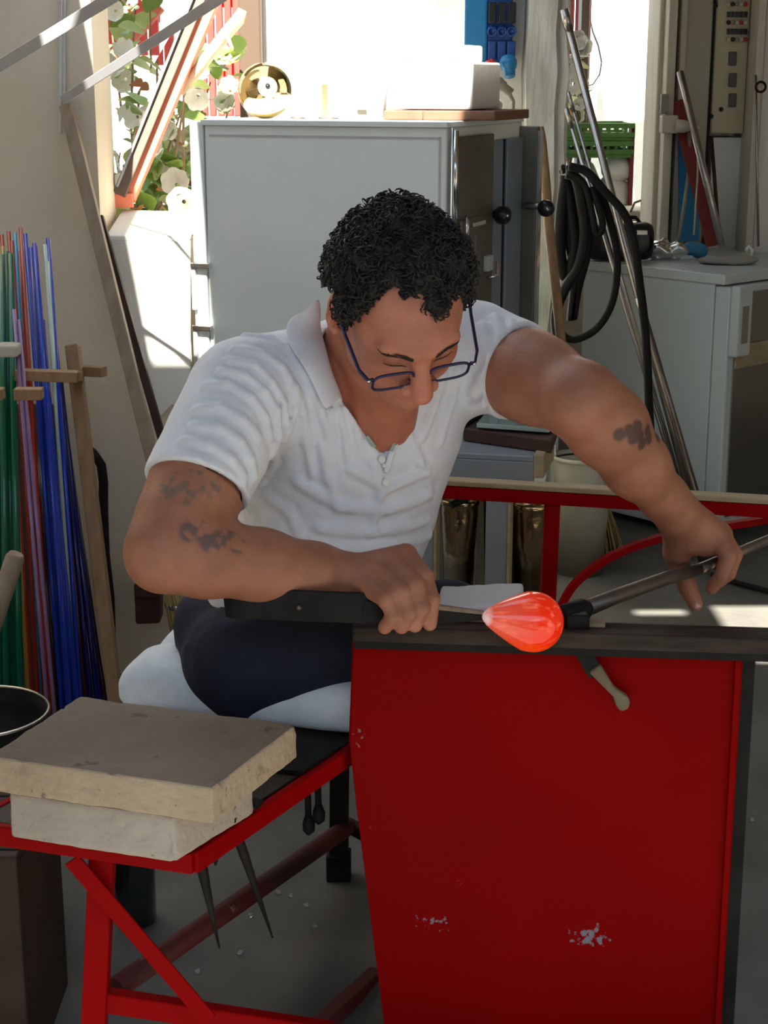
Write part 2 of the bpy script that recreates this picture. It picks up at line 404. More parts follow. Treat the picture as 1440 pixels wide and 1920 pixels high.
slab('wall_return', (x2, WB+.2, 0), (x2+.1, WR+.2, 2.7), M['whitewall'])
# posts right of the far opening
slab('trim_5', (X(1226, 5.5), 5.5, 0), (X(1258, 5.5), 5.75, 2.7), M['creamwood'], .006)
slab('trim_6', (X(1240, 5.45), 5.42, 0), (X(1256, 5.45), 5.5, 2.7), M['creamwood'], .004)
slab('trim_7', (X(1262, 5.5), 5.47, 0), (X(1274, 5.5), 5.75, 2.7), M['creamwood'], .004)
slab('trim_8', (X(1402, 5.4), 5.36, 0), (X(1416, 5.4), 5.75, 2.7), M['creamwood'], .004)
slab('trim_9', (X(1421, 5.4), 5.40, 0), (X(1500, 5.4), 5.75, 2.7), M['limewash'], .004)
slab('shade_wall_rear', (-6, -4.4, -.085), (6, -4.2, 3.0), M['ceil'])  # unseen dark wall added behind the camera to block low sky light
slab('shade_wall_left', (-4.2, -4.2, -.085), (-4.0, -.6, 3.0), M['ceil'])  # unseen side wall added to keep low sideways sky light out
slab('shade_wall_right', (4.2, -4.2, -.085), (4.4, -.6, 3.0), M['ceil'])  # matching unseen blocker added on the right
slab('wall_right', (3.2, -.6, 0), (3.3, 6.0, 2.7), M['plaster'])
slab('wall_side', (-2.3, -.6, 0), (-2.2, WL+.2, 2.7), M['plaster'])
# unseen roof, its openings added and shaped to land sun on kiln and floor
def proj(x, y, z): t = (2.7-z)/SD.z; return (x+SD.x*t, y+SD.y*t)
cm = MB()
def pan(poly): cm.prism([(x, y, 2.7) for x, y in poly], (0, 0, .02))
slots = [(X(1190,4.07,1155), X(1285,4.07,1155), 4.045, 4.095), (X(1352,4.0,1165), X(1530,4.0,1165), 3.93, 4.13),
         (X(1396,3.8,1215), X(1560,3.8,1215), 3.76, 3.83), (X(1396,3.8,1215), X(1560,3.8,1215), 3.68, 3.735)]
rects = []
for x0, x1, y0, y1 in slots:
    a = proj(x0, y0, 0); b = proj(x1, y1, 0); rects.append((a[0], b[0], a[1], b[1]))
xs = sorted({-2.3, 3.3, *[r[0] for r in rects], *[r[1] for r in rects]}); ys = sorted({-.4, 1.985, *[r[2] for r in rects], *[r[3] for r in rects]})
for j in range(len(ys)-1):
    run = None
    for i in range(len(xs)-1):
        cx = (xs[i]+xs[i+1])/2; cy = (ys[j]+ys[j+1])/2
        hole = any(r[0] < cx < r[1] and r[2] < cy < r[3] for r in rects)
        if not hole and run is None: run = xs[i]
        if run is not None and (hole or i == len(xs)-2):
            e = xs[i] if hole else xs[i+1]; pan([(run, ys[j]), (e, ys[j]), (e, ys[j+1]), (run, ys[j+1])]); run = None
KZ = 1.285
K0 = P(837, 240, 3.40); K0.z = 0
E1 = Vector((.934, -.358, 0)); E2 = Vector((.358, .934, 0)); KW, KD = .56, .56
KL = K0 - E1*KW
f0 = proj(KL.x-.02, KL.y+.008, KZ); f1 = proj(K0.x, K0.y, KZ)
from mathutils.geometry import tessellate_polygon
hole = [(-.84, 2.05), (-.70, 2.05), (f0[0], f0[1]), (f1[0], f1[1]), (.10, 2.8), (-.01, 3.6), (-.06, 4.4), (-2.15, 4.4), (-2.15, 2.80), (-.84, 2.72)]
outer = [(-2.3, 1.985), (3.3, 1.985), (3.3, 6.0), (-2.3, 6.0)]
allp = outer+hole
for tri in tessellate_polygon([[Vector((x, y, 0)) for x, y in outer], [Vector((x, y, 0)) for x, y in hole]]): pan([allp[i] for i in tri])
struct(cm.obj('ceiling', M['ceil']))

# ------------------------------------------------------------------ outside
slab('wall_outside', (-3.2, 8.2, -.08), (X(440,8.2), 8.4, 3.2), M['whitewall'])
slab('wall_courtyard', (X(1060, 7.2), 7.2, -.08), (4.5, 7.4, 3.4), M['whitewall'])
def boards(name, x0, x1, z0, z1, Y, n, m, label, cat, th=.03):
    t = thing(name, ((x0+x1)/2, Y, z0), label, cat)
    w = (x1-x0)/n
    for i in range(n): MB().box((x0+i*w+.003, Y, z0), (x0+(i+1)*w-.003, Y+th, z1)).obj('board', m, t, bevel=.003)
    for z in (z0+.12, z1-.15): MB().box((x0, Y+th, z), (x1, Y+th+.02, z+.06)).obj('batten', m, t, bevel=.003)
    return t
boards('shutter', X(372, 5.2, 100), X(452, 5.2, 100), P(400,218,5.2).z, 1.75, 5.2, 5, M['redout'], 'tall bright red wooden shutter outside the window, left of the kiln', 'shutter')
boards('shutter', X(190, 6.3, 100), X(300, 6.3, 100), P(230,110,6.3).z, 2.2, 6.3, 5, M['redout'], 'faded red wooden shutter far outside, upper left of the window', 'shutter')
boards('shutter', X(1066, 6.3, 100), X(1108, 6.3, 100), P(1080,290,6.3).z, 2.3, 6.3, 4, M['maroon'], 'narrow maroon and red shutter seen through the right opening', 'shutter')
boards('door_leaf', X(330, 5.0, 300), X(360, 5.0, 300), -.085, P(340,285,5.0).z, 5.02, 2, M['maroon'], 'low dark red door leaf outside beside the plants', 'door')

# plants outside the left window
def leaf_mesh(name, m, L=.05, w=.022, fold=.25):
    mb = MB(); n = 5; vs = []
    for i in range(n+1):
        t = i/n; ww = w*math.sin(math.pi*min(1, t*.92+.04))**.8
        z = -.25*L*t*t
        vs += [(-ww, L*t, z+fold*ww), (0, L*t, z), (ww, L*t, z+fold*ww)]
    mb.add(vs, [(i*3+a, i*3+a+1, i*3+a+4, i*3+a+3) for i in range(n) for a in (0, 1)], True)
    me = bpy.data.meshes.new(name); me.from_pydata(mb.v, [], mb.f); me.polygons.foreach_set('use_smooth', [True]*len(mb.f)); me.materials.append(m)
    return me
lm = [leaf_mesh('leaf_a', M['leaf']), leaf_mesh('leaf_b', M['leaf2'], .06, .026), leaf_mesh('leaf_c', M['leafred'], .045, .014)]
def blossom_mesh():
    mb = MB()
    for k in range(6):
        a = k*math.pi/3; R_ = Rz(a) @ Matrix.Rotation(.5, 4, 'X')
        vs = []
        for i in range(4):
            t = i/3; w = .016*math.sin(math.pi*(t*.75+.15)); vs += [R_ @ Vector((-w, .034*t+.002, .006*t*t*3)), R_ @ Vector((0, .034*t+.002, -.003+.006*t*t*3)), R_ @ Vector((w, .034*t+.002, .006*t*t*3))]
        mb.add(vs, [(i*3+q, i*3+q+1, i*3+q+4, i*3+q+3) for i in range(3) for q in (0, 1)], True)
    me = bpy.data.meshes.new('blossom'); me.from_pydata(mb.v, [], mb.f); me.materials.append(M['blossom']); return me
bl = blossom_mesh()
def shrub(name, label, regions, nleaf, nbl, Y0, Y1, base, kinds):
    t = thing(name, base, label, 'shrub')
    st = MB()
    for _ in range(9):
        rx0, ry0, rx1, ry1 = random.choice(regions)
        q = P(random.uniform(rx0, rx1), random.uniform(ry0, ry1), random.uniform(Y0, Y1))
        b = Vector(base)+Vector((random.uniform(-.08, .08), random.uniform(-.05, .05), 0))
        mid = (b+q)/2+Vector((random.uniform(-.08, .08), 0, .06)); st.tube([b, b*.4+mid*.6, mid, q], [.008, .006, .005, .002], 6)
    st.obj('stems', M['stem'], t)
    inv = wmat(t).inverted()
    ar = [(r[2]-r[0])*(r[3]-r[1]) for r in regions]
    for i in range(nleaf+nbl):
        r = random.choices(regions, ar)[0]
        q = P(random.uniform(r[0], r[2]), random.uniform(r[1], r[3]), random.uniform(Y0, Y1))
        me = bl if i >= nleaf else random.choices(lm, kinds)[0]
        o = bpy.data.objects.new('blossom' if i >= nleaf else 'leaf', me); C.objects.link(o)
        s = random.uniform(.8, 1.5)
        if i >= nleaf: s *= 1.15; rot = Matrix.Rotation(math.radians(random.uniform(50, 110)), 4, 'X') @ Rz(random.uniform(0, 6)); q.y -= .06
        else: rot = Rz(random.uniform(0, 6.28)) @ Matrix.Rotation(random.uniform(-.3, 1.2), 4, 'X') @ Matrix.Rotation(random.uniform(-.7, .7), 4, 'Y')
        o.parent = t; o.matrix_parent_inverse = inv
        o.location = q; o.rotation_euler = rot.to_euler(); o.scale = (s, s, s)
    return t
shrub('flowering_shrub', 'leafy green shrub with white blossoms outside the window, behind the leaning sash', [(255,190,352,380),(340,90,450,210),(225,300,350,450),(280,240,355,420)], 190, 34, 4.1, 4.7, P(320,600,4.4)*1.0, (6,4,1))
shrub('potted_shrub', 'low red tinged plant spilling over the window sill', [(196,392,330,452),(205,400,300,448)], 70, 3, 3.92, 4.12, (X(250,4.0,452), 4.0, P(250,452,4.0).z), (4,3,4))
shrub('climbing_vine', 'yellow green vine hanging at the upper left of the window', [(185,0,300,60),(184,100,260,160),(184,280,225,350),(240,180,300,300)], 50, 16, 4.5, 5.0, P(200,600,4.7)*1.0, (3,5,1))
shrub('courtyard_plant', 'small plant seen at the left edge of the right opening', [(1066,70,1085,230)], 14, 8, 6.0, 6.2, P(1075,420,6.1)*1.0, (3,5,1))

# leaning window sash (open) outside the left window
t = thing('window_sash', P(240,385,3.9), 'open window sash with orange painted wood leaning outside over the sill', 'window sash')
def bar(mb, a, b, w, h, upv=(0,-1,0)): return mb.tube([a, b], 1, sq=(w, h), upv=upv)
bar(MB(), P(240,372,3.86), P(424,-60,4.05), .034, .05).obj('stile', M['orange'], t, bevel=.002)
bar(MB(), P(224,366,3.83), P(398,-60,4.02), .030, .03).obj('inner_stile', M['brownframe'], t, bevel=.002)
bar(MB(), P(220,352,3.82), P(384,-60,4.0), .005, .02).obj('glazing_bead', M['aluminium'], t)
bar(MB(), P(150,378,3.84), P(250,374,3.86), .035, .05).obj('bottom_rail', M['orange'], t, bevel=.003)
bar(MB(), P(150,356,3.84), P(240,354,3.86), .014, .045).obj('bottom_bead', M['whitewall'], t, bevel=.002)
MB().prism([P(150,360,3.85), P(226,360,3.87), P(392,-60,4.03), P(150,-60,3.98)], (0, .004, 0)).obj('pane', M['clearglass'], t)
# orange strut behind + driftwood
tag(MB().tube([G(150,560,-.085) if False else Vector((P(196,130,5.4).x-.9, 5.4, -.085)), P(196,130,5.4), P(300,15,5.4)], .022, 8).obj('garden_stake', M['orange'], bevel=0), 'orange wooden stake slanting outside the window at upper left', 'stake')
dw = MB().tube([P(338,172,4.0), P(372,130,3.98), P(400,92,3.97), P(428,58,3.96), P(447,36,3.95), P(455,18,3.95)], [.012,.014,.015,.016,.016,.011], 9)
dw.tube([P(425,66,3.96), P(436,92,3.93)], [.006,.004], 6)
tag(dw.obj('driftwood_branch', mat('driftwood', (.62,.5,.35), .8, col2=(.5,.38,.26), nscale=20, bump=.5)), 'pale knotty driftwood branch leaning in the window beside the red shutter', 'branch')

# ------------------------------------------------------------------ left wall things
def bo(x): return x
t = thing('shelf_bracket', P(115,190,3.3), 'grey steel shelf bracket with two slanting struts on the left wall', 'bracket')
bar(MB(), P(114,-60,WL-.02), P(113,250,WL-.02), .007, .012).obj('wall_strip', M['aluminium'], t, bevel=.001)
bar(MB(), P(117,-60,WL-.012), P(117,180,WL-.012), .014, .012).obj('wall_plate', M['aluminium'], t, bevel=.001)
bar(MB(), P(117,188,WL-.03), P(420,-8,2.9), .019, .004).obj('strut', M['bracket'], t, bevel=.001)
bar(MB(), P(-20,135,3.25), P(215,-8,2.95), .022, .004).obj('strut', M['bracket'], t, bevel=.001)
# leaning poles
def lean(name, m, x0, y0, Y0, x1, y1, sz, label, cat, rnd=False):
    b = G(x1, y1, .0); a = P(x0, y0, Y0)
    q = MB()
    if rnd: q.tube([a, b+Vector((0,0,sz))], sz/2, 14)
    else: q.tube([a, b+Vector((0,0,.01))], 1, sq=(sz, sz), upv=(0,-1,0))
    return tag(q.obj(name, m, bevel=0 if rnd else .002), label, cat)
lean('wooden_pole', M['greywood'], 124, 198, WL-.03, 415, 1395, .027, 'long weathered wooden pole leaning on the left wall', 'pole')
lean('iron_bar', M['darkwood'], 186, 405, WL-.02, 445, 1330, .018, 'thin dark bar leaning just right of the long wooden pole', 'bar')
tag(MB().tube([P(160,838,3.5), P(175,850,3.5), P(190,872,3.5), P(194,905,3.5), P(194,960,3.49), P(197,1040,3.48), P(206,1120,3.47), P(212,1300,3.45)], .011, 10).obj('crooked_iron_pipe', M['rubber']),
    'dark bent pipe behind the wooden glass rack', 'pipe')

# glass rod rack
def rodmat(n, c, tr=.12): return mat(n, c, .18, trans=min(tr, .15), coat=.15)
RM = {'green': rodmat('green_glass', (.0, .12, .055)), 'red': rodmat('red_glass', (.42, .03, .012)), 'blue': rodmat('cobalt_glass', (.01, .05, .50)),
      'lightblue': rodmat('turquoise_glass', (.05, .35, .6)), 'violet': rodmat('violet_glass', (.30, .16, .32), .2), 'clear': rodmat('pale_clear_glass', (.62, .72, .62), .4),
      'dark': rodmat('dark_purple_glass', (.05, .012, .03), .2), 'navy': rodmat('navy_glass', (.008, .01, .12), .3), 'amber': rodmat('amber_glass', (.5, .3, .05))}
t = thing('rod_rack', G(190,1480,0), 'wooden rack holding the bundles of coloured glass rods', 'rack')
bar(MB(), P(136,648,3.42), P(238,1490,3.08), .028, .034).obj('post', M['wood'], t, bevel=.003)
bar(MB(), P(30,702,3.22), P(146,706,3.22), .03, .022, (0,0,1)).obj('arm', M['wood'], t, bevel=.002)
bar(MB(), P(132,694,3.44), P(196,697,3.40), .022, .022, (0,0,1)).obj('arm', M['wood'], t, bevel=.002)
bar(MB(), P(-30,738,3.05), P(7,738,3.05), .03, .022, (0,0,1)).obj('arm', M['wood'], t, bevel=.002)
bar(MB(), P(28,738,3.05), P(80,738,3.05), .03, .022, (0,0,1)).obj('arm', M['wood'], t, bevel=.002)
bar(MB(), P(146,706,3.22), P(146,712,3.40), .02, .02, (0,0,1)).obj('arm', M['wood'], t, bevel=.002)
MB().prism([P(-60,760,3.50), P(105,760,3.50), P(190,1440,3.20), P(-60,1440,3.20)], (0,.02,0)).obj('backboard', M['darkwood'], t, bevel=.002)
def rod(kind, x0, y0, x1, Yt, Yb, r, label, group, y1=1440):
    a = P(x0, y0, Yt); b = P(x1, y1, Yb)
    if b.z < 0: b.z = 0.002
    o = MB().tube([a, (a+b)/2, b], r, 8).obj('glass_rod', RM[kind]); o['label'] = label; o['category'] = 'glass rod'; o['group'] = group; return o
for x0, y0, x1, dy in ((3,478,14,0),(11,472,28,.02),(19,476,41,0),(-8,478,2,.02)):
    rod('green', x0, y0, x1, 3.30+dy, 2.98+dy, .0075, 'dark green glass rod in the taped bundle at the far left', 'green glass rods in the taped bundle')
tag(MB().prism([P(-12,648,3.14), P(30,648,3.14), P(31,671,3.135), P(-11,671,3.135)], (0,.05,0)).obj('tape_band', M['tape'], bevel=.004), 'cream tape wrapped around the green glass rods', 'tape')
for x0, y0, x1, dy in ((3,440,70,0),(16,434,84,.02),(22,452,78,0),(39,428,96,-.03),(36,470,88,.02),(44,520,104,0)):
    rod('red', x0, y0, x1, 3.36+dy, 3.06+dy, .0042, 'dark red glass rod standing between the green and blue rods', 'red glass rods in the rack')
rod('lightblue', 28, 437, 84, 3.38, 3.08, .0040, 'single turquoise glass rod among the red ones', 'turquoise rod')
rod('amber', 5, 462, 60, 3.32, 3.02, .0045, 'short amber glass rod tip just above the green bundle', 'amber rod')
for x0, y0, x1 in ((26,580,98),(34,600,112)):
    rod('violet', x0, y0, x1, 3.20, 2.96, .0042, 'pale violet glass rod in front of the red rods', 'violet glass rods in the rack')
for x0, y0, x1, dy in ((47,438,124,0),(57,464,130,.02),(64,456,136,-.02),(66,462,148,0),(58,480,142,.03),(70,540,158,.0),(80,600,152,-.01),(90,447,160,.02),(74,560,140,-.03)):
    rod('blue', x0, y0, x1, 3.38+dy, 3.06+dy, .0046, 'cobalt blue glass rod in the bundle beside the rack post', 'cobalt blue glass rods in the rack')
for x0, y0, x1 in ((84,458,150),(88,490,154)):
    rod('clear', x0, y0, x1, 3.36, 3.16, .0042, 'pale clear glass rod among the cobalt rods', 'clear glass rods in the rack')
for x0, y0, x1, k in ((98,640,170,'dark'),(104,650,182,'navy'),(112,700,196,'navy'),(118,760,204,'navy'),(60,780,116,'dark'),(52,760,108,'dark'),(124,820,214,'dark'),(66,800,124,'dark')):
    rod(k, x0, y0, x1, 3.40, 3.10, .0056, 'near black %s glass rod low at the back of the rack' % ('purple' if k == 'dark' else 'navy'), '%s glass rods at the back of the rack' % k)
# broom handle and pan lower left
tag(MB().tube([G(-150,1560,.0)+Vector((0,0,.02)), P(-20,1190,2.66), P(28,1046,2.70), P(31,1038,2.70)], [.017,.017,.017,.013], 12).obj('wooden_stick', M['greywood']), 'short round wooden stick poking up at the left edge', 'stick')
c = P(-40,1335,2.40)
t = thing('iron_pan', (c.x, c.y, c.z-.07), 'black iron pan with a shiny rim at the left edge behind the bricks', 'pan')
MB().lathe([(0,-.07),(.09,-.068),(.104,-.03),(.108,.0),(.113,.001),(.111,-.035),(.095,-.078),(0,-.08)], c, n=40).obj('bowl', M['darksteel'], t)
MB().lathe([(.1075,.0),(.110,.0035),(.1135,.0),(.110,-.003),(.1075,.0)], c, n=40).obj('rim', M['pipe'], t)
tag(MB().box((c.x-.11, c.y-.09, 0), (c.x+.08, c.y+.11, c.z-.081)).obj('wooden_stand', M['darkwood'], bevel=.005), 'dark wooden block carrying the iron pan', 'stand')
# dark crate low left
a = G(-30,1700,.36); Zc = .36
t = thing('wooden_crate', (-.62,1.88,0), 'dark wooden crate on the floor under the left end of the bench', 'crate')
for i, (x0, x1) in enumerate(((-.86,-.74),(-.735,-.62),(-.615,-.50))):
    MB().box((x0, 1.98, .0), (x1, 2.0, .36)).obj('board', M['darkwood'], t, bevel=.003)
for i in range(3):
    MB().box((-.86, 2.0+i*.085, .345), (-.50, 2.08+i*.085, .362)).obj('lid_board', M['darkwood'], t, bevel=.003)
MB().box((-.865,2.0,0), (-.855,2.25,.345)).obj('side', M['darkwood'], t); MB().box((-.51,2.0,0), (-.50,2.25,.345)).obj('side', M['darkwood'], t)
t.location = (-.68, 2.1, 0)
for ch in t.children: ch.matrix_parent_inverse = Matrix.Translation((.68, -2.1, 0))
# bottle and rag under the seat
b = G(262,1690,0)
b = Vector((-.42, 2.60, 0))
def floorpt(px, py, z=0): return G(px, py, z)
q = P(252,1660,2.45); q.z = 0
t = thing('glass_bottle', q, 'dark glass bottle standing under the bench', 'bottle')
MB().lathe([(0,0),(.034,.0),(.036,.01),(.036,.12),(.030,.15),(.013,.18),(.012,.22),(.014,.222),(.014,.23),(0,.23)], q, n=28).obj('body', mat('dark_bottle_glass', (.01,.02,.015), .06, coat=1), t)
MB().lathe([(.0145,.215),(.0155,.216),(.0155,.236),(0,.238)], q, n=20).obj('cap', M['black'], t)
rg = SDF(); q = P(318,1650,2.9); q.z = .04
rg.u(ell(q, (.028,.03,.045)), .01).u(ell(q+Vector((.022,.01,-.01)), (.025,.025,.035)), .01).d(lambda p, d: .008*n3(p, 60.)).c(lambda p: p[:, 2]-.002, .002)
V, Q = polygonize(rg, q-Vector((.1,.1,.075)), q+Vector((.12,.1,.1)), .005)
tag(np_mesh('rag', V, Q, M['fabric']), 'crumpled pale rag lying under the bench near the front corner', 'rag')
# leather pouch and straw whisk hanging on the wall behind the elbow
t = thing('leather_pouch', P(285,1165,3.4), 'dark brown leather pouch hanging behind the elbow of the man', 'pouch')
MB().prism([P(250,1096,3.5), P(300,1096,3.5), P(300,1170,3.5), P(254,1172,3.5)], (0,.06,0)).obj('body', M['leather'], t, bevel=.006)
MB().prism([P(252,1090,3.49), P(298,1090,3.49), P(298,1122,3.49), P(253,1122,3.49)], (0,.012,0)).obj('flap', M['leather'], t, bevel=.004)
def whisk(name, top, bot, w0, w1, label, n=60):
    t = thing(name, bot, label, 'brush'); top = Vector(top); bot = Vector(bot); s = MB()
    for i in range(n):
        a = random.uniform(0, 6.28); r = math.sqrt(random.random()); u = Vector((math.cos(a)*r, math.sin(a)*r*.45, 0))
        s.tube([top+u*w0, (top+bot)/2+u*(w0+w1)/2*1.05, bot+u*w1+Vector((0,0,random.uniform(0,.01)))], .0022, 4)
    so = s.obj('bristles', M['straw'], t); so['kind'] = 'stuff'
    m_ = top*.65+bot*.35; MB().lathe([(w0*1.12,-.006),(w0*1.18,0),(w0*1.12,.006)], m_, n=20).obj('binding', M['chrome'], t)
    return t
whisk('whisk_brush', P(318,1085,3.46), P(352,1225,3.44), .022, .035, 'yellow straw whisk brush hanging behind the elbow, beside the pouch')

# ------------------------------------------------------------------ kiln
def K(u, v, z): return K0 + E1*(u-KW) + E2*v + Vector((0, 0, z))     # u along front (0 left..KW right)
KM = frame_m(KL, E1, E2)
def kbox(mb, u0, u1, v0, v1, z0, z1): return mb.box((u0, v0, z0), (u1, v1, z1), KM)
t = kiln = thing('annealing_kiln', KL+E1*.28+E2*.28, 'tall grey annealing kiln with dark side door behind the man', 'kiln')
kbox(MB(), 0, KW, 0, KD, .02, KZ).obj('body', M['kiln'], t, bevel=.004)
kbox(MB(), -.006, KW+.004, -.006, KD, KZ, KZ+.012).obj('top_plate', M['whitewall'] if False else M['kiln'], t, bevel=.002)
kbox(MB(), -.034, -.002, -.004, .35, .02, KZ+.008).obj('side_flange', M['whitebrick'] if False else M['kiln'], t, bevel=.003)
for z in (.98, .84, .745):
    q = kbox(MB(), -.036, .012, -.018, -.004, z-.006, z+.006).obj('latch', M['chrome'], t, bevel=.002)
    kbox(MB(), -.036, -.026, -.014, -.004, z-.10, z).obj('latch_arm', M['bracket'], q, bevel=.002)
# front face frame line
for u0, u1, z0, z1 in ((.012,.548,1.262,1.266),(.544,.548,.1,1.266)): kbox(MB(), u0, u1, -.0015, .002, z0, z1).obj('seam', M['bracket'], t)
# right side: door leaf and open gap
kbox(MB(), KW, KW+.012, .035, .30, .06, KZ-.02).obj('door', M['kilndoor'], t, bevel=.003)
d = t.children[-1] if False else [c for c in t.children if c.name.startswith('door')][-1]
for z0, z1 in ((1.10, KZ-.005), (.80, 1.085)): MB().tube([K(KW+.016,.012,z0), K(KW+.016,.012,z1)], .007, 12).obj('hinge', M['chrome'], t)
MB().tube([K(KW+.012,.004,.3), K(KW+.012,.004,KZ)], .0025, 8).obj('edge_bead', M['chrome'], t)
# latch on door
lt = kbox(MB(), KW+.012, KW+.020, .05, .20, 1.065, 1.092).obj('bolt_latch', M['kilndoor'], d, bevel=.002)
kbox(MB(), KW+.018, KW+.030, .10, .19, 1.074, 1.084).obj('slide_bolt', M['chrome'], d, bevel=.002)
MB().tube([K(KW+.024,.062,1.056), K(KW+.028,.058,1.063), K(KW+.028,.058,1.094), K(KW+.024,.066,1.099), K(KW+.024,.080,1.094), K(KW+.024,.080,1.063), K(KW+.024,.062,1.056)], .003, 8).obj('staple', M['chrome'], d)
MB().tube([K(KW+.02,.235,.95), K(KW+.035,.235,.955), K(KW+.035,.265,.955), K(KW+.035,.265,.985)], .004, 8).obj('hook', M['chrome'], d)
kbox(MB(), KW+.012, KW+.024, .23, .27, .965, 1.0).obj('hook_plate', M['bracket'], d, bevel=.002)
kbox(MB(), KW+.0115, KW+.0125, .168, .171, .3, 1.05).obj('seam', M['chrome'], d)
# recessed blue grey chamber edge
kbox(MB(), KW-.002, KW+.006, .31, .39, .06, KZ-.035).obj('jamb', M['kilnin'], t, bevel=.002)
kbox(MB(), KW+.003, KW+.007, .392, .402, .06, KZ-.035).obj('gap', M['blackhole'], t)
kbox(MB(), KW-.002, KW+.012, .404, .53, .06, KZ-.035).obj('jamb', M['kilnin'], t, bevel=.002)
kbox(MB(), KW+.0, KW+.045, .535, .56, .06, KZ-.01).obj('door_edge', M['kilndoor'], t, bevel=.002)
kbox(MB(), KW+.046, KW+.052, .535, .56, .06, KZ-.02).obj('edge_strip', M['chrome'], t)
def knob(c, ax, r, par_):
    q = MB().lathe([(0,-.001),(r*.45,0),(r*.45,.018),(r*.8,.02),(r,.028),(r*.95,.042),(r*.5,.05),(0,.051)], c, ax, 24).obj('knob', M['black'], par_)
    MB().lathe([(0,.0505),(.004,.0505),(.004,.053),(0,.054)], c, ax, 12).obj('screw', M['chrome'], q)
knob(K(KW+.006,.325,1.085), E1-E2*.75, .021, t)
knob(K(KW+.075,.50,1.09), E1*.4-E2*.9, .020, t)
MB().tube([K(KW+.02,.53,1.09), K(KW+.075,.53,1.09)], .008, 8).obj('knob_arm', M['pipe'], t)

# things on the kiln
KT = KZ+.012
def kp(px, py):        # point on kiln top under a pixel
    q = G(px, py, KT); return q
def on_top(px, v):     # kiln-top point at column px and depth v inside the kiln
    for _ in range(1): pass
    best = None
    for i in range(140):
        u = -.05+i*.006; q = K(u, v, KT); s = ((q.x)*F/((q.y)*math.cos(TH)+(H-q.z)*math.sin(TH)))+720
        if best is None or abs(s-px) < best[0]: best = (abs(s-px), q)
    return best[1]
def mpp(q): return (q.y*math.cos(TH)+(H-q.z)*math.sin(TH))/F      # metres per pixel at q
q = on_top(496, .13); r = 51*mpp(q)
t = thing('glass_globe', q, 'gold mirrored glass globe ornament on top of the kiln', 'globe')
MB().sphere(q+Vector((0,0,r)), r, 48).obj('body', M['gold'], t)
ax = (Vector((0,0,H))-(q+Vector((0,0,r)))).normalized(); ax = (ax+Vector((.10,0,.14))).normalized(); c0 = q+Vector((0,0,r))+ax*r
MB().lathe([(.022,-.0042),(.020,-.001),(.016,.001),(.012,.0012),(.011,.004),(.005,.004),(.005,-.006),(0,-.006)], c0, ax, 32).obj('collar', mat('smoky_glass', (.45,.45,.38), .3, .6), t)
MB().lathe([(0,.0045),(.0045,.0045),(.0045,.006),(0,.006)], c0, ax, 16).obj('hole', M['black'], t)
q = on_top(607, .30)
tag(MB().box(q+Vector((-.007,-.004,0)), q+Vector((.007,.004,.075)), None).obj('metal_strip', mat('brassy_strip', (.4,.33,.2), .3, .8), bevel=.001), 'thin upright metal strip standing on the kiln right of the globe', 'strip')
q = on_top(704, .12)
t = thing('plastic_cup', q, 'clear ribbed plastic cup on the kiln top', 'cup')
MB().lathe([(0,.001),(.019,.001),(.0195,.004),(.0265,.081),(.028,.082),(.028,.084),(.0255,.084),(.0185,.006),(0,.005)], q, n=36, wob=lambda i, j: 1+(.008 if j % 2 else 0)*(2 < i < 5)).obj('body', M['clearplastic'], t)
MB().lathe([(.0262,.080),(.0285,.082),(.0285,.085),(.0262,.0855)], q, n=36).obj('rim', M['clearplastic'], t)
# terracotta tiles
def tilepoly(p0, p1, v0, dv, h):
    a = on_top(p0, v0); b = on_top(p1, v0); return [a, b, b+E2*dv, a+E2*dv], h
for i, (p0, p1, lab) in enumerate(((719,792,'short terracotta tile at the left under the white bricks'),(793,928,'long terracotta tile at the right under the white bricks'))):
    pl, h = tilepoly(p0, p1, .10, .26, .020)
    tag(MB().prism([x+Vector((0,0,.0005)) for x in pl], (0,0,h)).obj('terracotta_tile', M['terra'], bevel=.003), lab, 'tile')
# white bricks in three steps
zb = KT+.0225
for i, (p0, p1, h, lab) in enumerate(((735,886,.098,'white kiln brick block, lowest and widest step of the stack on the kiln'),(738,850,.036,'white kiln brick, middle step of the stack on the kiln'),(728,818,.115,'white kiln brick standing on top of the stepped stack'))):
    a = on_top(p0, .13); b = on_top(p1, .13); a.z = b.z = zb
    tag(MB().prism([a, b, b+E2*.2, a+E2*.2], (0,0,h)).obj('kiln_brick', M['whitebrick'], bevel=.005), lab, 'brick'); zb += h+.0005
# bits lying on the kiln
for k, (px, w, v, lab) in enumerate(((560,.016,.05,'small metal scrap lying on the front edge of the kiln top'),(617,.022,.05,'dark rusty nail on the front edge of the kiln top'),(655,.03,.08,'flat pale glass chip on the kiln top left of the cup'))):
    q = on_top(px, v); tag(MB().tube([q+Vector((-w,0,.004)), q+Vector((-w*.2,.002,.005)), q+Vector((w*.3,0,.004)), q+Vector((w,.004,.003))], [.002,.004,.003,.0015], 7).obj('metal_scrap', M['iron'] if k < 2 else M['clearplastic']), lab, 'scrap')
# crumpled white paper at the kiln's right rear
cp = SDF(); q = on_top(905, .36)
for i in range(5): cp.u(ell(q+Vector((rng.uniform(-.04,.05), rng.uniform(-.02,.03), .02+rng.uniform(0,.014))), (.03,.025,.02)), .008)
cp.d(lambda p, d: .006*n3(p, 80.)).c(lambda p: p[:, 2]-(KT+.001), .002)
V, Q = polygonize(cp, q-Vector((.1,.08,.01)), q+Vector((.11,.09,.09)), .004)
tag(np_mesh('crumpled_paper', V, Q, M['whitebrick']), 'crumpled white paper on the kiln under the hanging plugs', 'paper')
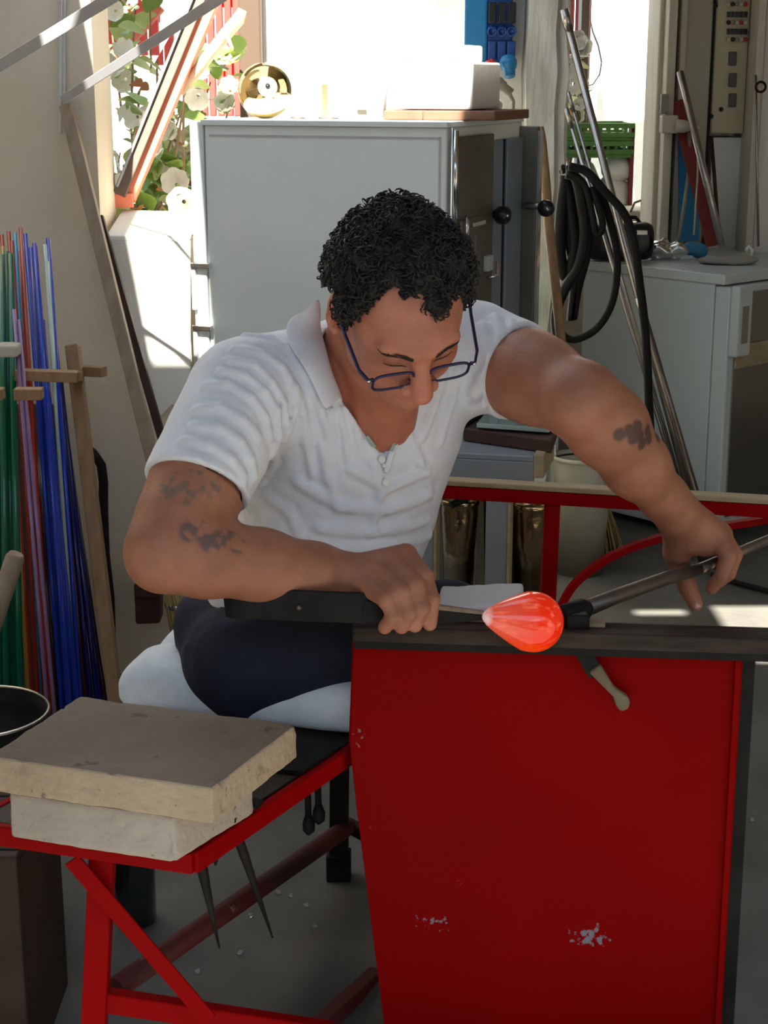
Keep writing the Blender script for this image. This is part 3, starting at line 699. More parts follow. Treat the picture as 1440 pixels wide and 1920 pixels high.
# tongs leaning behind bricks
q = P(838,95,4.35); 
t = thing('wall_hook', q, 'thin black metal hook on the wall behind the white bricks', 'hook')
MB().tube([P(824,30,WB-.01), P(830,50,WB-.02), P(836,92,WB-.02)], .004, 8).obj('wire', M['darksteel'], t)
MB().tube([P(838,70,WB-.02), P(843,92,WB-.02)], .006, 8).obj('prong', M['black'], t)
slab('trim_10', (X(818,WB,60), WB-.03, 1.35), (X(836,WB,60), WB+.01, 2.7), M['creamwood'], .003)
slab('trim_11', (X(838,WB,60), WB-.045, 1.2), (X(872,WB,60), WB+.01, 2.7), M['plaster'], .003)
# blue socket board
YB = WB-.09
t = thing('socket_board', P(900,150,YB), 'blue electrical distribution box with dark blue sockets on the wall', 'socket box')
MB().box((X(870,YB,60), YB, P(900,152,YB).z), (X(914,YB,60), WB, 1.95)).obj('panel', M['blue'], t, bevel=.006)
MB().box((X(910,YB,60), YB+.01, P(900,118,YB).z), (X(962,YB,60), WB, 1.95)).obj('box', M['darkblue'], t, bevel=.008)
for px in (922, 940, 958):
    so = MB().lathe([(0,0),(.012,0),(.0135,.004),(.0135,.03),(.010,.032),(.009,.02),(0,.02)], P(px,55,YB+.01), (0,-1,-.25), 20).obj('socket', M['darkblue'], t)
    MB().box(P(px,45,YB)+Vector((-.011,-.035,0)), P(px,45,YB)+Vector((.011,-.02,.055))).obj('flap', M['black'], so, bevel=.004)
    MB().box(P(px,112,YB)+Vector((-.0115,-.004,-.0)), P(px,112,YB)+Vector((.0115,.01,.05))).obj('cover', M['darkblue'], t, bevel=.004)
def plug(name, p, ax, r, L, m, label):
    t = thing(name, p, label, 'plug'); p = Vector(p); ax = Vector(ax).normalized()
    MB().lathe([(0,0),(r*.9,0),(r,.004),(r,L*.55),(r*.8,L*.6),(r*.7,L),(0,L)], p, ax, 20).obj('body', m, t)
    MB().lathe([(r*1.02,.008),(r*1.12,.01),(r*1.12,.02),(r*1.02,.022)], p, ax, 20).obj('collar', m, t)
    return t
plug('power_plug', P(928,118,YB-.06), (-.75,-.1,-.6), .017, .06, M['redplastic'], 'red industrial plug hanging below the blue sockets')
plug('power_plug', P(952,108,YB-.03), (.1,-.5,-1), .021, .055, M['blue'], 'round blue industrial plug hanging below the sockets')
plug('power_plug', P(925,150,YB-.09), (.65,-.1,-.45), .016, .06, M['greyplastic'], 'grey brown industrial plug with cable below the red plug')
tag(MB().tube([P(955,176,YB-.08), P(962,190,YB-.06), P(961,215,YB-.05), P(957,260,YB-.04), P(952,330,YB-.02)], .006, 8).obj('power_cable', M['greyplastic']), 'grey brown cable running down from the plug behind the kiln', 'cable')

# ------------------------------------------------------------------ right background
# broom stick by the post
tag(MB().tube([P(1012,238,4.05), P(1016,262,4.05), P(1022,330,4.0), P(1030,430,3.95), P(1044,560,3.9), P(1058,700,3.8), P(1062,800,3.7)], [.010,.011,.012,.012,.012,.012,.012], 12).obj('broom_handle', M['wood']),
    'reddish wooden stick leaning on the weathered post right of the kiln', 'stick')
# hose coil
t = thing('hose_coil', P(1065,325,4.2), 'black rubber hose hanging in loops from the weathered post', 'hose')
def hose(pts, Y, r=.0125):
    v = [P(x, y, Y+(dy if False else 0)) for x, y, *dy in [(a[0], a[1]) for a in pts]]
    # catmull
    out = []
    for i in range(len(v)-1):
        p0 = v[max(i-1,0)]; p1 = v[i]; p2 = v[i+1]; p3 = v[min(i+2,len(v)-1)]
        for k in range(5):
            s = k/5; out.append(.5*((2*p1)+(p2-p0)*s+(2*p0-5*p1+4*p2-p3)*s*s+(3*p1-p0-3*p2+p3)*s**3))
    out.append(v[-1]); return MB().tube(out, r, 10)
hose([(1062,318),(1085,315),(1115,340),(1140,400),(1157,480),(1150,560),(1120,615),(1075,637),(1045,620)], 4.22, .010).obj('loop', M['rubber'], t)
hose([(1062,325),(1080,335),(1090,380),(1096,440),(1085,500),(1060,540),(1042,590),(1048,650)], 4.20, .014).obj('loop', M['rubber'], t)
hose([(1060,330),(1072,400),(1078,470),(1062,520),(1050,480),(1052,400),(1062,330)], 4.24, .016).obj('loop', M['rubber'], t)
hose([(1068,335),(1075,380),(1068,450),(1078,520),(1072,600),(1082,540),(1102,460),(1100,380),(1070,330)], 4.25, .014).obj('loop', M['rubber'], t)
hose([(1066,312),(1100,322),(1135,360),(1170,400),(1188,450),(1198,520),(1208,600),(1214,680),(1217,760),(1222,840)], 4.17, .011).obj('hanging_end', M['rubber'], t)
hose([(1066,322),(1095,345),(1110,400),(1118,440),(1130,420),(1110,350)], 4.19, .009).obj('loop', M['rubber'], t)
MB().tube([P(1052,322,4.44), P(1056,322,4.22), P(1056,312,4.19)], .006, 8).obj('hook', M['darksteel'], t)
# blowpipes leaning
def pipe(px0, py0, Y0, px1, py1, Y1, r, m, label, hot=False):
    a = P(px0, py0, Y0); b = P(px1, py1, Y1); d = (b-a)
    b2 = a + d*((a.z-.01)/(a.z-b.z)) if True else b
    t = thing('blowpipe', b2, label, 'blowpipe')
    MB().tube([a, b2], r, 12).obj('shaft', m, t)
    MB().tube([a-d.normalized()*.004, a+d.normalized()*.05], r*1.15, 12).obj('mouthpiece', M['pipe'], t)
    return t
pipe(1058, 20, 4.39, 1285, 900, 4.42, .0105, M['pipe'], 'thick polished steel blowpipe leaning on the post, the longest of the group')
pipe(1062, 205, 4.40, 1262, 880, 4.45, .0058, M['pipe'], 'thin steel blowpipe left of the thick one')
pipe(1066, 175, 4.42, 1272, 890, 4.50, .0045, M['pipe'], 'very thin steel rod between the two leaning blowpipes')
pipe(1198, 560, 4.34, 1302, 915, 4.36, .010, M['pipebrown'], 'short heat browned blowpipe beside the hanging hose end')
# far right pipes/planks
def leanfar(name, px0, py0, Y0, px1, py1, Y1, r, m, label, cat, sq=None):
    a = P(px0,py0,Y0); b = P(px1,py1,Y1); q = MB()
    if sq: q.tube([a, b], 1, sq=sq, upv=(0,-1,0))
    else: q.tube([a, b], r, 10)
    return tag(q.obj(name, m), label, cat)
FT = .852
leanfar('steel_pipe', 1275, 135, 5.36, 1354, 462, 5.16, .012, M['pipe'], 'bright steel pipe leaning on the cream cabinet above the fridge', 'pipe')
leanfar('wooden_lath', 1268, 190, 5.45, 1338, 460, 5.22, .0, M['maroon'], 'dark red brown lath leaning behind the bright steel pipe', 'lath', (.045,.012))
leanfar('iron_rod', 1334, 258, 5.34, 1346, 420, 5.2, .006, M['darkwood'], 'dark iron rod leaning right of the bright steel pipe', 'rod')
leanfar('blue_board', 1290, 250, 5.46, 1292, 452, 5.40, 0, M['blue'], 'blue board standing behind the socket cable', 'board', (.065,.015))
# wall socket with plug and cable
t = thing('wall_socket', P(1252,235,5.4), 'white wall socket box on the cream post', 'socket')
MB().box((X(1238,5.4,230), 5.36, P(1250,250,5.38).z), (X(1268,5.4,230), 5.42, P(1250,216,5.38).z)).obj('box', M['cream'], t, bevel=.005)
MB().box((X(1240,5.4,190), 5.40, P(1250,214,5.4).z), (X(1253,5.4,190), 5.425, P(1250,176,5.4).z)).obj('cover', M['greyplastic'], t, bevel=.003)
t = thing('mains_plug', P(1275,236,5.34), 'cream plug with cable pushed into the wall socket', 'plug')
MB().lathe([(0,0),(.020,0),(.022,.006),(.020,.03),(.010,.05),(.006,.075),(0,.076)], P(1268,236,5.36), (1,-.25,-.06), 18).obj('body', M['cream'], t)
MB().tube([P(1292,238,5.33), P(1303,246,5.32), P(1309,275,5.31), P(1308,330,5.3), P(1304,390,5.28), P(1301,440,5.26)], .0035, 8).obj('cord', M['cream'], t)
tag(MB().tube([P(1292,244,5.38), P(1294,300,5.37), P(1284,380,5.3), P(1272,448,5.24)], .006, 8).obj('power_cable', M['greyplastic']), 'tan cable hanging down from the socket box to the fridge top', 'cable')
# electrical cabinet
YC = 5.5
t = thing('electrical_cabinet', P(1340,300,YC), 'cream electrical cabinet with switch panel at the upper right', 'cabinet')
zb_ = P(1340,258,YC).z
MB().box((X(1276,YC,100), YC, zb_-.35), (X(1334,YC,100), YC+.2, 2.2)).obj('body', M['creamwood'] if False else mat('grey_green_enamel', (.45,.42,.33), .5), t, bevel=.004)
dr = MB().box((X(1338,YC,100), YC-.02, P(1340,250,YC).z), (X(1400,YC,100), YC+.18, 2.2)).obj('door', mat('cream_enamel', (.52,.45,.30), .5), t, bevel=.006)
MB().box((X(1333,YC,100), YC-.004, zb_-.3), (X(1337,YC,100), YC+.02, 2.2)).obj('gap_strip', M['blackhole'], t)
cols = (M['cream'], M['black'], M['greyplastic'], M['cream'], M['redplastic'])
for r_, py in enumerate((8, 42, 74)):
    for k in range(5):
        c_ = P(1366+k*8, py, YC-.03); MB().sphere(c_, .0075, 10, (1,.6,1)).obj('switch', cols[k] if r_ != 1 else cols[(k+1) % 5], dr)
        MB().box(c_+Vector((-.005,.0,.016)), c_+Vector((.005,.01,.034))).obj('label_plate', M['black'], dr)
for py in (110, 150, 188):
    c_ = P(1374, py, YC-.028); MB().box(c_+Vector((-.013,0,-.022)), c_+Vector((.013,.012,.022))).obj('meter', mat('smoked_plastic', (.08,.075,.08), .3), dr, bevel=.003)
for px, py in ((1342,10),(1334,218),(1352,205)):
    MB().sphere(P(px,py,YC-.02), .008, 10).obj('hinge', M['black'], t)
slab('trim_12', (X(1336,YC,300), YC+.02, 0), (X(1400,YC,300), YC+.2, zb_), M['limewash'], .003)
t = thing('hanging_rod', P(1424,440,5.3), 'thin steel rod with a ring hung on the right edge post', 'rod')
MB().tube([P(1417,140,5.33), P(1419,300,5.32), P(1422,462,5.30)], .004, 8).obj('shaft', M['pipe'], t)
MB().tube([P(1425,163,5.33)+Vector((.016*math.cos(a/12*6.283), -.01, .016*math.sin(a/12*6.283))) for a in range(13)], .004, 8).obj('ring', M['darksteel'], t)
# wires in the opening
tag(MB().tube([P(1103,20,7.19), P(1112,60,7.19), P(1122,85,7.19), P(1128,115,7.19), P(1124,140,7.19), P(1112,158,7.19), P(1100,162,7.19)], .003, 6).obj('loose_wire', M['darksteel']), 'thin dark wire dangling in front of the white courtyard wall', 'wire')
slab('trim_13', (X(1085,6.1,200), 6.1, 0), (X(1101,6.1,200), 6.2, 2.6), M['brownframe'], .004)
slab('trim_14', (X(1182,6.0,300), 6.0, .5), (X(1189,6.0,300), 6.06, P(1180,232,6.0).z), M['maroon'], .004)
# green crates
def crate(x0, x1, Y, z0, z1, dY, label):
    t = thing('plastic_crate', ((x0+x1)/2, Y+dY/2, z0), label, 'crate', None)
    MB().box((x0,Y,z0),(x1,Y+dY,z0+.012)).obj('floor', M['green'], t, bevel=.002)
    for zz in (z1-.018, z0+.012):
        MB().box((x0-.004,Y-.004,zz),(x1+.004,Y+.01,zz+.018)).box((x0-.004,Y+dY-.01,zz),(x1+.004,Y+dY+.004,zz+.018)).box((x0-.004,Y+.01,zz),(x0+.006,Y+dY-.01,zz+.018)).box((x1-.006,Y+.01,zz),(x1+.004,Y+dY-.01,zz+.018)).obj('rim', M['green'], t, bevel=.002)
    n = 9
    for i in range(n+1):
        x = x0+(x1-x0)*i/n
        MB().box((x-.005,Y,z0+.01),(x+.005,Y+.006,z1-.01)).obj('slat', M['green'], t)
        MB().box((x-.005,Y+dY-.006,z0+.01),(x+.005,Y+dY,z1-.01)).obj('slat', M['green'], t)
    for yy in (Y+dY*.3, Y+dY*.7):
        for x in (x0, x1): MB().box((x-.004,yy-.02,z0+.01),(x+.004,yy+.02,z1-.01)).obj('slat', M['green'], t)
    return t
YG = 6.0
z1_ = P(1120,231,YG).z; zm = P(1120,264,YG).z; z0_ = P(1120,296,YG).z
crate(X(1050,YG,260), X(1186,YG,260), YG, z0_, zm-.001, .28, 'green plastic crate, the lower of the two outside the right opening')
crate(X(1050,YG,260), X(1188,YG,260), YG, zm, z1_, .28, 'green plastic crate with open slats, the upper of the two in the right opening')
# white sacks under the crates
zsill = zr-.09
for k, (px, py, rx, rz, lab) in enumerate(((1160,312,27,26,'white sack directly under the green crates'),(1152,365,34,42,'large white sack standing under the crates, the fuller one'),(1095,350,30,50,'white sack half hidden behind the hose'))):
    c_ = P(px, py, YG+.12); m_ = mpp(c_); sk = SDF()
    sk.u(ell(c_, (rx*m_, .10, rz*m_)), .01).u(ell(c_-Vector((0,0,rz*m_*.3)), (rx*m_*1.08, .11, rz*m_*.72)), .03).d(lambda p, d: .006*n3(p, 45., 1.0*k))
    V, Q = polygonize(sk, c_-Vector((.14,.16,.14)), c_+Vector((.14,.16,.14)), .007)
    tag(np_mesh('sack', V, Q, M['whitewall']), lab, 'sack')
tt = thing('trestle', (X(1120,YG,400), YG+.14, 0), 'plain ledge outside the opening carrying sacks and crates', 'ledge')
MB().box((X(1050,YG,400), YG-.02, zsill-.03), (X(1195,YG,400), YG+.32, P(1152,405,YG+.12).z)).obj('top', M['plaster'], tt, bevel=.004)
for x in (X(1060,YG,400), X(1180,YG,400)): MB().box((x-.02, YG+.02, -.085), (x+.02, YG+.28, zsill-.03)).obj('leg', M['plaster'], tt)

# fridge
A = P(1357, 515, 4.72); zt = A.z; A.z = 0; Bk = P(1095, 487, 5.12); Bk.z = 0
v1 = (Bk-A); fd = v1.length; v1.normalize(); v2 = Vector((-v1.y, v1.x, 0)); v2 = -v2 if v2.x < 0 else v2; v2.normalize()
FM = frame_m(A, v1, v2); fw = .6
def fbox(mb, a0, a1, b0, b1, z0, z1): return mb.box((a0,b0,z0),(a1,b1,z1),FM)
t = thing('fridge', A+v1*fd/2+v2*fw/2, 'white under-counter fridge with a grey front, at the far right', 'fridge')
fbox(MB(), .03, fd, 0, fw, .03, zt-.03).obj('body', M['fridge'], t, bevel=.004)
fbox(MB(), -.01, fd+.01, -.008, fw+.01, zt-.03, zt).obj('top', M['fridge'], t, bevel=.004)
fbox(MB(), -.028, .028, 0.0, fw, .06, zt-.035).obj('door', M['fridge'], t, bevel=.006)
dd = [c for c in t.children if c.name.startswith('door')][0]
fbox(MB(), -.034, -.028, .03, fw-.02, .09, zt-.055).obj('door_panel', mat('brushed_steel_front', (.42,.40,.36), .22, .9), dd, bevel=.001)
fbox(MB(), -.040, -.034, .03, fw-.02, .55, .62).obj('cream_label', M['palewood'], dd, bevel=.001)
fbox(MB(), -.060, -.028, .0, .07, zt-.24, zt-.03).obj('handle', M['fridge'], dd, bevel=.006)
fbox(MB(), -.062, -.060, .02, .05, zt-.20, zt-.09).obj('handle_recess', M['greyplastic'], dd)
for a_ in (.05, fd-.05):
    for b_ in (.05, fw-.05):
        q = A+v1*a_+v2*b_; MB().lathe([(.018,0),(.018,.03)], (q.x,q.y,0), n=12).obj('foot', M['black'], t)
# things on the fridge top
def ft(px, py): return G(px, py, zt)
c_ = ft(1160, 478); c_ = P(1160, 470, 5.1); c_.z = zt
t = thing('portable_radio', c_, 'rounded black portable radio on the fridge top', 'radio')
rb = MB(); n = 28; vs = []
x0_, x1_ = -.105, .105
prof = [(-.105,.6),(-.10,.85),(-.085,.97),(-.05,1),(.05,1),(.085,.97),(.10,.85),(.105,.6)]
for x, s in prof:
    for j in range(n):
        a = 2*math.pi*j/n; ca, sa = math.cos(a), math.sin(a)
        sx = abs(ca)**.6*(1 if ca > 0 else -1); sz = abs(sa)**.6*(1 if sa > 0 else -1)
        vs.append(c_+Vector((x, sx*.055*s, .062+sz*.060*s)))
rb.add(vs, [(i*n+j, i*n+(j+1) % n, (i+1)*n+(j+1) % n, (i+1)*n+j) for i in range(len(prof)-1) for j in range(n)], True)
rb.f += [tuple(range(n)), tuple(range((len(prof)-1)*n, len(prof)*n))]; rb.sm += [False]*2
rb.obj('body', M['black'], t)
MB().lathe([(0,0),(.032,0),(.034,-.004),(.036,0),(.036,.004)], c_+Vector((.062,-.052,.062)), (0,-1,0), 28).obj('speaker_ring', M['rubber'], t)
MB().box(c_+Vector((.045,-.060,.085)), c_+Vector((.08,-.055,.10))).obj('badge', M['chrome'], t, bevel=.002)
MB().tube([c_+Vector((-.07,0,.11)), c_+Vector((-.05,0,.135)), c_+Vector((.05,0,.135)), c_+Vector((.07,0,.11))], .006, 8).obj('carry_handle', M['rubber'], t)
def lump(name, px, py, Y, rad, nz, m, label, cat, k=4, vox=.005, amp=.006, fr=70., sd_=0):
    c_ = P(px, py, Y); c_.z = zt+rad[2]*.8; s = SDF(); r2 = random.Random(sd_)
    for i in range(k):
        o_ = Vector((r2.uniform(-1,1)*rad[0]*.6, r2.uniform(-1,1)*rad[1]*.4, r2.uniform(-.2,.6)*rad[2]*.5))
        s.u(ell(c_+o_, (rad[0]*.6, rad[1]*.6, rad[2]*.8)), .006)
    s.d(lambda p, d: amp*n3(p, fr, sd_)); s.c(lambda p: p[:, 2]-(zt+.001), .001)
    V, Q = polygonize(s, c_-Vector((rad[0]*1.5+.02, rad[1]*1.5+.02, rad[2]+.01)), c_+Vector((rad[0]*1.5+.02, rad[1]*1.5+.02, rad[2]*1.8+.02)), vox)
    return tag(np_mesh(name, V, Q, m, smooth_it=0), label, cat)
lump('foil_ball', 1252, 455, 5.12, (.065,.05,.035), 1, M['foil'], 'crumpled silver foil right of the black radio', 'foil', 6, .004, .009, 120., 3)
lump('blue_cloth', 1305, 462, 5.15, (.035,.03,.028), 1, mat('blue_cloth', (.05,.22,.38), .8), 'small crumpled blue cloth on the fridge beside the foil', 'cloth', 4, .005, .006, 60., 5)
lump('grey_rag', 1362, 478, 5.0, (.085,.05,.016), 1, mat('grey_rag_cloth', (.34,.32,.28), .9), 'flat grey rag lying at the right of the fridge top', 'rag', 6, .005, .005, 50., 8)
tag(MB().tube([P(1398,470,5.0), P(1404,462,5.0), P(1410,468,5.0), P(1408,482,5.0)], .005, 8).obj('cup_handle', M['whitebrick']), 'small white ring lying on the grey rag', 'ring')
# dried twig on sill
tag(MB().tube([P(1182,398,5.74), P(1190,380,5.74), P(1204,375,5.74), P(1218,382,5.74), P(1230,376,5.74)], .004, 6).obj('dry_twig', M['stem']), 'small dry twig on the sill above the radio', 'twig')

# ------------------------------------------------------------------ low metal table behind the man
zt2 = .64
T0 = G(1000, 856, zt2); T1 = G(1088, 818, zt2); TL = G(800, 846, zt2)
ta = (T0-TL).normalized(); tb = Vector((-ta.y, ta.x, 0)); TM = frame_m((T0.x, T0.y, 0), -ta, tb)
t = thing('metal_table', (T0-ta*.3+tb*.15), 'grey metal work table with a pale edge strip behind the man', 'table')
def tbox(mb, a0, a1, b0, b1, z0, z1):
    return mb.box((a0,b0,z0),(a1,b1,z1),TM)
tbox(MB(), 0, .30, 0, .18, zt2-.012, zt2).obj('top', M['greymetal'], t, bevel=.002)
tbox(MB(), 0, .30, 0, .018, zt2-.052, zt2-.012).obj('apron', M['greymetal'], t, bevel=.002)
tbox(MB(), -.022, 0, 0, .18, zt2-.045, zt2+.004).obj('edge_strip', M['palewood'], t, bevel=.002)
tbox(MB(), 0, .016, .018, .18, zt2-.052, zt2-.012).obj('apron', M['greymetal'], t, bevel=.002)
for a_, b_ in ((.050,.0),(.205,.0),(.050,.145),(.205,.145)):
    tbox(MB(), a_, a_+.046, b_, b_+.03, 0, zt2-.05).obj('leg', M['greymetal'], t, bevel=.002)
    tbox(MB(), a_-.006, a_, b_-.002, b_+.036, 0, zt2-.05).obj('leg_trim', M['palewood'], t)
tbox(MB(), -.01, .30, .032, .175, .235, .247).obj('shelf', M['greymetal'], t, bevel=.002)
# dark tray with glass slab
TR = G(948, 852, zt2+.01); 
t = thing('iron_tray', TR, 'black rusty iron tray standing on the metal table', 'tray')
tr0 = G(858, 838, zt2)
pl = [G(868,828,zt2), G(1035,852,zt2), G(1052,800,zt2+.0), G(900,790,zt2)]
MB().prism([p+Vector((0,0,.001)) for p in pl], (0,0,.030)).obj('base', mat('rusty_iron', (.045,.025,.022), .6, .4, col2=(.09,.045,.035), nscale=12, bump=.4), t, bevel=.004)
pl2 = [G(893,802,zt2+.036), G(1030,812,zt2+.036), G(1052,784,zt2+.036), G(915,776,zt2+.036)]
gp = MB().prism(pl2, (0,0,.010)).obj('glass_slab', M['glassplate'], bevel=.002); tag(gp, 'pale green frosted glass slab lying on the black tray', 'glass slab')
MB().tube([pl[0]+Vector((0,0,.034)), pl[3]+Vector((.03,0,.036))], .006, 8).obj('lip', M['darksteel'], t)

# buckets
def bucket(name, px, py, Y, r, h, m, label, handle=True, z0=0):
    c_ = P(px, py, Y); c_.z = z0; t = thing(name, c_, label, 'bucket')
    MB().lathe([(0,.004),(r*.76,.004),(r*.78,.0),(r*.98,h*.9),(r,h*.93),(r,h),(r*1.05,h+.004),(r*1.03,h+.009),(r*.96,h+.004),(r*.95,h*.9),(r*.74,.012),(0,.012)], c_, n=48).obj('body', m, t)
    MB().lathe([(r*1.0,h-.004),(r*1.06,h),(r*1.06,h+.008),(r*1.0,h+.01)], c_, n=48).obj('rim', m, t)
    if handle: MB().tube([c_+Vector((-r*math.cos(a), -.01-r*.35*math.sin(a), h+.0+r*.25*math.sin(a))) for a in [i*math.pi/12 for i in range(13)]], .003, 6).obj('bail', M['darksteel'], t)
    return t
bucket('tin_bucket', 862, 1000, 3.30, .040, .262, M['hammered'], 'hammered bronze tin bucket on the table shelf, nearest the man', False, .248)
bucket('tin_bucket', 996, 1000, 3.27, .040, .262, M['hammered'], 'hammered bronze tin bucket on the table shelf right of the grey leg', False, .248)
bucket('tin_bucket', 932, 1000, 3.30, .030, .27, mat('blackened_tin', (.12,.08,.05), .25, .9, bump=1, bscale=22), 'slim blackened tin bucket between the two bronze ones', False, .248)
bucket('plastic_pail', 1086, 1080, 4.45, .085, .34, M['zinc'], 'smeared whitish plastic pail right of the metal table')
tag(MB().tube([P(846,948,3.23), P(885,928,3.25), P(925,938,3.27)], .008, 8).obj('iron_rod', M['darksteel']), 'dark iron rod hanging under the metal table above the buckets', 'rod')
# broom
t = thing('straw_broom', P(1135,1045,4.55), 'straw broom head standing on the floor right of the pail', 'broom')
s = MB(); top = P(1122,925,4.62); 
for i in range(170):
    u = random.uniform(-1,1); v = random.uniform(-1,1); e = P(1134+u*36, 1046, 4.6); e.z = random.uniform(.002,.012); e.y += v*.03
    s.tube([top+Vector((u*.018, v*.012, 0)), (top+e)/2+Vector((u*.012, v*.006, 0)), e], .0022, 4)
o = s.obj('bristles', M['straw'], t); o['kind'] = 'stuff'
MB().tube([top+Vector((0,0,-.02)), top+Vector((-.03,.02,.12)), P(1080,740,4.7)], .012, 10).obj('handle', M['wood'], t)
for dz in (-.01, -.035): MB().tube([top+Vector((.026*math.cos(a), .016*math.sin(a), dz)) for a in [i*math.pi/8 for i in range(17)]], .002, 6).obj('binding', M['redplastic'], t)
tag(MB().tube([G(1335,1078,.012), G(1390,1095,.012), G(1470,1116,.012)], .008, 8).obj('floor_rod', M['darksteel']), 'thin dark rod lying on the floor at the right edge', 'rod')
# bits of glass on the floor
chip = MB(); chip.sphere((0,0,.004), .006, 6, (1,.7,.6))
co = chip.obj('glass_chip', M['clearplastic']); first = True
for k, (px, py) in enumerate(((522,1676),(545,1682),(470,1720),(590,1740),(370,1825),(930,1052),(690,1540),(450,1790),(330,1770),(500,1640),(575,1700),(1410,1540))):
    q = G(px, py, 0); o = co if first else co.copy()
    if not first: C.objects.link(o)
    first = False; o.location = q; o.rotation_euler = (0,0,k); tag(o, 'small clear glass chip lying on the concrete floor', 'glass chip', 'glass chips on the floor')

# ------------------------------------------------------------------ glassblower's bench
ZS = .47; ZR = .672
SA = G(362, 1598, ZS); SB = G(650, 1402, ZS); SDd = G(-60, 1537, ZS)
e_far = (SB-SA).normalized(); SE = SA+e_far*1.02
e_left = (SDd-SA).normalized(); SL2 = SDd+e_far*.95+Vector((.05,0,0))
bench = t = thing('workbench', (.1, 2.3, 0), "red steel glassblower's bench with seat, arm rails and side panel", 'workbench')
th = .028
# seat frame: angle iron edges
def edge(a, b, w=.004, h=th): return MB().tube([a-Vector((0,0,h/2)), b-Vector((0,0,h/2))], 1, sq=(w*2, h), upv=(0,0,1))
edge(SDd, SA, .006).obj('seat_frame', M['redpaint'], t, bevel=.002)
edge(SA, SB+e_far*.02, .006).obj('seat_frame', M['redpaint'], t, bevel=.002)
edge(SDd+e_far*.001, SL2, .006).obj('seat_frame', M['redpaint'], t, bevel=.002)
inn = .010
MB().prism([SDd+Vector((0,inn,-.012)), SA+Vector((-inn,inn,-.012)), SE+Vector((-inn,0,-.012)), SL2+Vector((0,0,-.012))], (0,0,.010)).obj('seat_board', M['seatwood'], t, bevel=.001)
# tool slot plate at the right edge
a = SA+e_far*.26; b = SA+e_far*.36
MB().prism([a+Vector((-.13,.03,-.001)), a+Vector((-.006,.0,-.001)), b+Vector((-.006,0,-.001)), b+Vector((-.13,.03,-.001))], (0,0,.006)).obj('tool_plate', M['darksteel'], t, bevel=.001)
# legs
lf = SA+e_left*.128; lf2 = SDd
LA = P(213, 1605, lf.y+.02); LAb = P(190, 1960, lf.y+.02)
def pl_at(px, py, Y): return P(px, py, Y)
zf = lambda v: Vector((v.x, v.y, max(v.z, 0.0)))
YL = G(210,1600,ZS-.03).y+.03
p0 = P(195, 1600, YL); p1 = P(176, 1960, YL)
k_ = (p0.z-0.0)/(p0.z-p1.z) if p0.z > p1.z else 1
pb0 = p0+(p1-p0)*k_
MB().tube([Vector((p0.x,p0.y,ZS-.028)), pb0], 1, sq=(.032,.032), upv=(0,-1,0)).obj('leg', M['redpaint'], t, bevel=.003)
# X brace
bar(MB(), P(135,1612,YL-.03), P(392,1912,YL-.02), .022, .004).obj('brace', M['redpaint'], t, bevel=.001)
# bottom stretcher along front
bar(MB(), P(180,1872,YL), P(620,1938,YL+.04), .02, .030, (0,0,1)).obj('stretcher', M['redpaint'], t, bevel=.003)
# long round pipe stretcher going back
q0 = P(212,1856,YL+.03); q1 = P(655,1548,2.62)
MB().tube([q0, q1], .016, 14).obj('stretcher', M['redrust'], t)
MB().tube([q1, P(700,1572,2.60)], .014, 12).obj('stretcher', M['darksteel'], t)
# rear leg with socket foot
r0 = P(640,1425,2.6); r0.z = ZS-.03; rb_ = Vector((r0.x-.006, r0.y, 0))
MB().tube([rb_+Vector((0,0,.0)), Vector((r0.x, r0.y, ZS-.01))], 1, sq=(.034,.03), upv=(0,-1,0)).obj('leg', M['darksteel'], t, bevel=.002)
zz = P(635,1600,2.6).z
MB().box((rb_.x-.022, rb_.y-.02, 0), (rb_.x+.022, rb_.y+.02, .0+max(.05, zz))).obj('foot_sleeve', M['darksteel'], t, bevel=.003)
# crosswise under-seat bar (red) near (600,1440)
bar(MB(), P(560,1452,2.32), P(668,1395,2.30), .02, .034, (0,0,1)).obj('brace', M['redpaint'], t, bevel=.002)
# lower right stretcher
MB().tube([P(560,1960,2.02), P(705,1828,2.28)], 1, sq=(.024,.024), upv=(0,0,1)).obj('stretcher', M['redrust'], t, bevel=.002)
